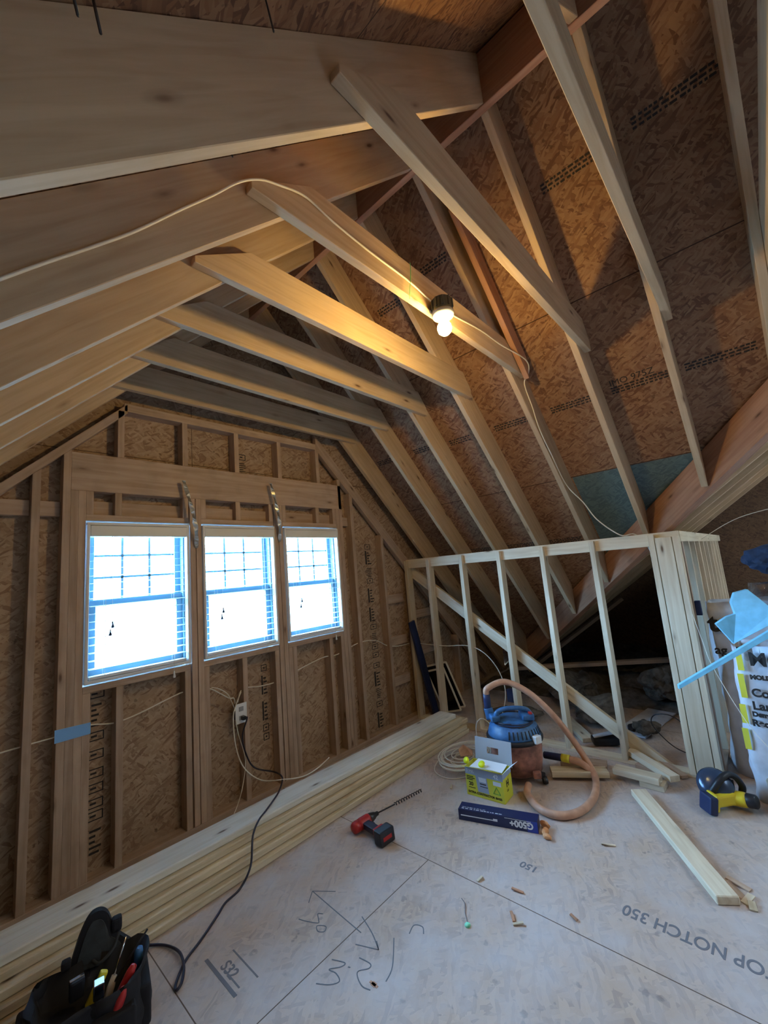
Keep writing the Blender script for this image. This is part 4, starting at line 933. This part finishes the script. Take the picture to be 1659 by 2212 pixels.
lt = lathe('bottle_cap', [(0, 0.0), (0.012, 0.0), (0.013, 0.004), (0.010, 0.008), (0, 0.008)], 'mint', None, Matrix.Translation(V((0.835, -1.739, 0.0))), 14)
tag(lt, 'small mint green plastic cap on the open floor', 'cap')
cable('wire_scrap', [(0.845, -1.735, 0.003), (0.88, -1.70, 0.003), (0.925, -1.67, 0.004), (0.945, -1.64, 0.003)], 'thin dark wire scrap leading to the mint cap', 'inkgrey', 0.0015)

# ------------------------------------------------------------------ behind the knee wall
o = beam('blue_panel', (2.89, -0.11, 0.02), (2.665, -0.072, 1.00), 0.085, 0.028, 'darkblue', up_=(0, 1, 0)); 
tag(o, 'dark blue strip leaning in the corner behind the first knee wall studs', 'panel')
def screen(pts, label):
    P = [V(p) for p in pts]; s_ = thing('window_screen', label, 'window screen', P[0], group='window screens in the eave')
    for i in range(4): beam('screen_frame', P[i], P[(i+1) % 4], 0.012, 0.018, 'tealedge' if False else 'cordwhite', s_, bev=0.001)
    n = (P[1]-P[0]).cross(P[3]-P[0]).normalized()
    prism('screen_mesh', P, n*0.001, 'screen', s_, X=P[1]-P[0], bev=0)
screen([(2.99, -0.14, 0.02), (2.875, -0.035, 0.49), (2.915, -0.285, 0.55), (3.03, -0.39, 0.09)], 'larger framed window screen leaning behind the second stud, its corner past the lumber')
screen([(2.955, -0.175, 0.02), (2.845, -0.075, 0.45), (2.88, -0.27, 0.50), (2.99, -0.36, 0.06)], 'smaller framed window screen leaning in front of the larger one')
jb = box('junction_box', (2.80, -1.07, 0.28), (2.845, -1.005, 0.39), 'darkblue'); tag(jb, 'dark blue outlet box on the third knee wall stud', 'electrical box')
cable('black_cable', [(3.05, -2.33, 0.01), (3.10, -2.20, 0.03), (3.14, -2.10, 0.10), (3.13, -2.06, 0.18), (3.10, -2.10, 0.25), (3.08, -2.20, 0.27), (3.08, -2.28, 0.22), (3.10, -2.33, 0.12), (3.2, -2.35, 0.02)], 'black cable loop beside the corner post', 'black', 0.004)
kn = thing('utility_tray', 'black and white plastic tray piece lying behind the knee wall', 'tray', (2.98, -1.74, 0), math.radians(-60))
lbox('tray', (0, 0, 0.035), (0.20, 0.11, 0.05), 'black', kn, 0.015); lbox('lid', (0.02, 0, 0.085), (0.22, 0.05, 0.012), 'bag', kn, 0.005, rotm(-12, 'Y'))
o = beam('scrap_board', (3.35, -1.30, 0.02), (2.95, -1.62, 0.02), 0.10, 0.035, 'new'); tag(o, 'grey scrap board on the floor behind the fourth knee wall stud', 'board')
o = beam('scrap_board', (3.25, -1.86, 0.012), (3.95, -1.98, 0.012), 0.24, 0.015, 'bag'); tag(o, 'flat pale panel lying in the eave beyond the fifth stud', 'panel')
blob('dark_rag', (3.35, -1.86, 0.04), (0.07, 0.04, 0.025), 'black', 4, 'small dark rag on the pale panel in the eave', 'rag')
for i, (c, s, sd) in enumerate([((3.5, -1.55, 0), (0.22, 0.18, 0.09), 1), ((3.30, -1.98, 0), (0.10, 0.09, 0.05), 2), ((3.9, -1.2, 0), (0.3, 0.22, 0.13), 3), ((3.15, -0.9, 0), (0.16, 0.22, 0.05), 5), ((4.2, -2.0, 0), (0.3, 0.18, 0.15), 6)]):
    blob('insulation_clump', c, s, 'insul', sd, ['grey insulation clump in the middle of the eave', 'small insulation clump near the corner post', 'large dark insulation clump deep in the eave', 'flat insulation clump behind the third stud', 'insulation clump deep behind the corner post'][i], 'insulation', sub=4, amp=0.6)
for i, (p, q, l) in enumerate([((4.1, -0.5, 0.25), (4.9, -2.2, 0.32), 'dark joist crossing the far eave, lower one'), ((4.6, -0.4, 0.10), (5.2, -1.5, 0.95), 'dark brace slanting up in the far eave')]):
    o = beam('eave_brace', p, q, 0.09, 0.04, 'stud'); tag(o, l, 'brace')

# ------------------------------------------------------------------ debris bags at the right edge
def sack(name, c, s, mat, seed, label, rz=0, amp=0.03, taper=0.1, cat='bag', open_top=False):
    """crumpled standing sack: a subdivided rounded box pushed about by folds"""
    bm = bmesh.new(); bmesh.ops.create_cube(bm, size=1.0)
    bmesh.ops.subdivide_edges(bm, edges=bm.edges[:], cuts=15, use_grid_fill=True)
    for v in bm.verts:
        x, y, z = v.co; t = z+0.5
        k = 1-taper*t; rr_ = 1-0.10*max(0, (abs(x)*2)**4*(abs(y)*2)**4)
        p = V((x*s[0]*k*rr_, y*s[1]*k*rr_, t*s[2]))
        q = p*7+V((seed, seed, seed))
        f = amp*(noise.noise(q*0.6)*1.6+noise.noise(q*1.7)*0.8+abs(noise.noise(q*3.5))*0.5)
        d = V((x, y, 0)); d = d.normalized() if d.length > 1e-4 else V((0, 0, 1))
        p += d*f + V((0, 0, f*0.6*t))
        if open_top and t > 0.97 and max(abs(x), abs(y)) < 0.44: p.z -= 0.10
        p.z = max(p.z, 0.001)
        v.co = p
    o = link(name, finish(bm, smooth=True), Matrix.Translation(V(c)) @ Matrix.Rotation(rz, 4, 'Z'), mat)
    return tag(o, label, cat)
A1 = sack('debris_bag', (3.09, -2.955, 0), (0.36, 0.80, 1.13), 'bag', 3, 'tall pale blue-white debris bag with dark lettering at the right edge', math.radians(6), 0.022, 0.02, open_top=True)
B1 = sack('debris_bag', (2.70, -2.945, 0), (0.20, 0.56, 0.90), 'bag', 9, 'second pale bag with a yellow stripe and product lettering in front', math.radians(6), 0.02, 0.05, open_top=True)
sack('tan_bag', (2.54, -2.86, 0), (0.15, 0.26, 0.20), 'tanbag', 5, 'crumpled tan plastic bag slumped at the foot of the debris bags', 0.2, 0.05, 0.4)
def wtext(s, size, x, y, z, mat='ink', par=None, lean=0.0, bold=0.002):
    X = V((-0.1045, -0.9945, 0)); text('printed_text', s, size, X, (0.0, 0.0, 1), (x, y, z), mat, par, 0.001, bold=bold)
wtext('ta.', 0.15, 2.882, -2.572, 0.945, par=A1, bold=0.007)
wtext('ag', 0.08, 2.882, -2.578, 0.79, par=A1, bold=0.002)
for i, (s, z, sz) in enumerate([('MO', 0.795, 0.11), ('MOLD-U', 0.715, 0.034), ('Const', 0.615, 0.064), ('Lands', 0.54, 0.064), ('Demo', 0.50, 0.036), ('Recycle', 0.445, 0.050)]):
    wtext(s, sz, 2.566, -2.762+0.008*i, z, par=B1, bold=0.0025)
marks('printed_stripe', (-0.1045, -0.9945, 0), (0, 0, 1), (2.570, -2.715, 0), [(-0.01, 0.76, 0.02, 0.87), (-0.02, 0.60, 0.01, 0.74), (-0.04, 0.45, -0.01, 0.56), (-0.05, 0.30, -0.02, 0.42)], (-1, 0.1, 0), 'boxyellow', B1)
# blue foam pieces sticking out of the bags
fb = prism('foam_strip', [(2.236, -2.436, 0.700), (2.366, -2.90, 1.005), (2.372, -2.90, 1.040), (2.238, -2.436, 0.725)], (0.02, 0.01, 0), 'bluefoam', X=(0.13, -0.46, 0.3)); tag(fb, 'long light blue foam strip poking diagonally out of the bags', 'foam strip')
fb = prism('foam_sheet', [(2.40, -2.655, 1.060), (2.41, -2.72, 0.945), (2.40, -2.93, 1.08), (2.42, -2.93, 1.135), (2.47, -2.83, 1.255), (2.47, -2.765, 1.235), (2.46, -2.742, 1.180), (2.44, -2.752, 1.115), (2.42, -2.71, 1.10)], (0.03, 0.01, 0), 'bluefoam', X=(0, -1, 0)); tag(fb, 'broken light blue foam sheet on top of the debris bags', 'foam sheet')
fb = prism('foam_strip', [(2.30, -2.86, 0.73), (2.34, -3.05, 0.84), (2.34, -3.05, 0.87), (2.30, -2.86, 0.765)], (0.03, 0.01, 0), 'bluefoam', X=(0.1, -1, 0.5)); tag(fb, 'short light blue foam strip lower down at the right edge', 'foam strip')
w1 = sack('plastic_wrap', (2.62, -2.93, 1.06), (0.22, 0.30, 0.22), 'wrap', 7, 'shiny clear plastic wrap bunched above the foam sheet', 0.3, 0.04, 0.4, 'plastic wrap')
blob('dark_cloth', (2.60, -2.98, 1.42), (0.12, 0.14, 0.075), 'navycloth', 2, 'dark navy bundle topping the debris bags at the right edge', 'cloth', sub=4, amp=0.4)
cable('thin_cord', [(2.72, -2.51, 1.08), (2.68, -2.54, 0.92), (2.60, -2.58, 0.76), (2.46, -2.70, 0.50), (2.40, -2.80, 0.36)], 'thin pale cord dangling from the corner post over the bags', r=0.0018)
cable('thin_cord', [(2.95, -2.62, 1.58), (2.9, -2.85, 1.70), (2.8, -3.15, 1.75)], 'thin pale cord strung under the side wing roof', r=0.002)

# ------------------------------------------------------------------ tool bag, bottom left
tb = thing('tool_bag', 'black open tool bag stuffed with hand tools at the bottom left', 'tool bag', (-0.36, -0.955, 0), math.radians(-13))
# local: +x toward the picture's right, +y away from the camera
def tbody(sx, sy, h, drop):
    bm = bmesh.new(); bmesh.ops.create_cube(bm, size=1.0)
    bmesh.ops.subdivide_edges(bm, edges=bm.edges[:], cuts=11, use_grid_fill=True)
    for v in bm.verts:
        x, y, z = v.co; t = z+0.5
        rnd_ = 1-0.10*(abs(x)*2)**3*(abs(y)*2)**3
        p = V((x*sx*(1-0.12*t)*rnd_, y*sy*(1-0.10*t)*rnd_, t*h)); q = p*12
        p += V((x, y, 0))*0.07*noise.noise(q)
        if t > 0.97 and max(abs(x), abs(y)) < 0.44: p.z -= drop
        v.co = p
    return finish(bm, smooth=True)
link('bag_body', tbody(0.36, 0.24, 0.215, 0.09), WM[tb.name], 'nylon', tb)
def rounded(pts, n=5): return catmull(pts, n, True)
lprism('raised_flap', rounded([(-0.055, 0.115, 0.17), (-0.045, 0.12, 0.25), (-0.012, 0.125, 0.325), (0.02, 0.127, 0.345), (0.055, 0.125, 0.325), (0.085, 0.12, 0.25), (0.14, 0.105, 0.19), (0.145, 0.10, 0.16), (0.04, 0.10, 0.15)]), (0.0, 0.018, 0.004), 'nylon', tb)
lprism('flap_lining', rounded([(-0.035, 0.109, 0.19), (-0.024, 0.114, 0.255), (-0.002, 0.119, 0.308), (0.02, 0.121, 0.318), (0.042, 0.119, 0.305), (0.065, 0.114, 0.25), (0.10, 0.100, 0.20), (0.03, 0.100, 0.18)]), (0.0, 0.006, 0.002), 'greynylon', tb)
tube('carry_handle', [(0.010, 0.095, 0.205), (0.03, 0.065, 0.205), (0.07, 0.07, 0.225), (0.092, 0.09, 0.262)], 0.006, 'greynylon', tb, local=True, seg=8)
for c, s_ in (((-0.175, 0.0, 0.10), (0.05, 0.16, 0.15)), ((0.165, 0.0, 0.09), (0.04, 0.16, 0.13)), ((-0.08, -0.115, 0.09), (0.13, 0.045, 0.14)), ((0.07, -0.115, 0.09), (0.13, 0.045, 0.13))):
    lbox('pocket', c, s_, 'nylon', tb, 0.014, None, 3)
lbox('strap_loop', (0.085, 0.125, 0.275), (0.035, 0.03, 0.05), 'nylon', tb, 0.01)
lbox('strap_loop', (-0.07, 0.11, 0.225), (0.03, 0.03, 0.03), 'nylon', tb, 0.009)
def tool(name, label, cat, parts, at, rot):
    o = thing(name, label, cat, (0, 0, 0)); m = WM[tb.name] @ Matrix.Translation(V(at)) @ rot
    WM[o.name] = m; o.matrix_basis = m
    for p in parts: p(o)
    return o
tool('tape_measure', 'black tape measure with a chrome clip standing in the tool bag', 'tape measure', [lambda o: lbox('case', (0, 0, 0), (0.045, 0.03, 0.06), 'black', o, 0.008), lambda o: lbox('clip', (0, 0.0, 0.031), (0.042, 0.012, 0.004), 'chrome', o, 0.001)], (-0.035, 0.015, 0.195), rotm(10, 'Z'))
tool('utility_knife', 'yellow handled utility knife sticking out of the tool bag', 'knife', [lambda o: lbox('handle', (0, 0, 0), (0.026, 0.02, 0.10), 'yellow', o, 0.007), lambda o: lbox('nose', (0, 0, -0.065), (0.018, 0.012, 0.04), 'steel', o, 0.003)], (0.022, -0.005, 0.175), rotm(28, 'Y'))
tool('hammer', 'hammer with a bright square steel face up in the tool bag', 'hammer', [lambda o: lbox('head', (0, 0, 0), (0.032, 0.032, 0.05), 'chrome', o, 0.004), lambda o: lathe('handle', [(0, -0.16), (0.013, -0.16), (0.012, -0.02), (0, -0.02)], 'darksteel', o, None, 12)], (0.028, -0.055, 0.205), rotm(10, 'X'))
tool('screwdriver', 'clear handled screwdriver with a bright shaft in the tool bag', 'screwdriver', [lambda o: lathe('shaft', [(0, 0.0), (0.003, 0.0), (0.003, 0.10), (0, 0.10)], 'chrome', o, None, 8), lambda o: lathe('handle', [(0, -0.09), (0.012, -0.085), (0.013, -0.03), (0.009, 0.0), (0, 0.0)], 'tanbag', o, None, 12)], (0.075, 0.0, 0.185), rotm(22, 'Y') @ rotm(-14, 'X'))
tool('pry_bar', 'thin dark pry bar leaning out of the right side of the tool bag', 'pry bar', [lambda o: lbox('bar', (0, 0, 0), (0.006, 0.006, 0.22), 'darksteel', o, 0.002)], (0.105, -0.01, 0.205), rotm(42, 'Y'))
for k, (at, r) in enumerate([((0.105, -0.065, 0.185), 32), ((0.083, -0.105, 0.155), 20)]):
    tool('pliers', ['red handled pliers, upper grip, in the tool bag', 'red handled pliers lower down at the tool bag front'][k], 'pliers', [lambda o: lathe('grip', [(0, -0.06), (0.012, -0.05), (0.015, -0.01), (0.015, 0.03), (0.010, 0.05), (0, 0.055)], 'red', o, None, 14), lambda o: lbox('jaw', (0, 0, -0.08), (0.02, 0.012, 0.05), 'darksteel', o, 0.004)], at, rotm(r, 'Y'))
tool('chisel', 'blue capped chisel at the right rim of the tool bag', 'chisel', [lambda o: lathe('handle', [(0, -0.05), (0.013, -0.05), (0.015, 0.02), (0.012, 0.035), (0, 0.036)], 'bluepl', o, None, 14)], (0.15, 0.02, 0.185), rotm(5, 'Y'))
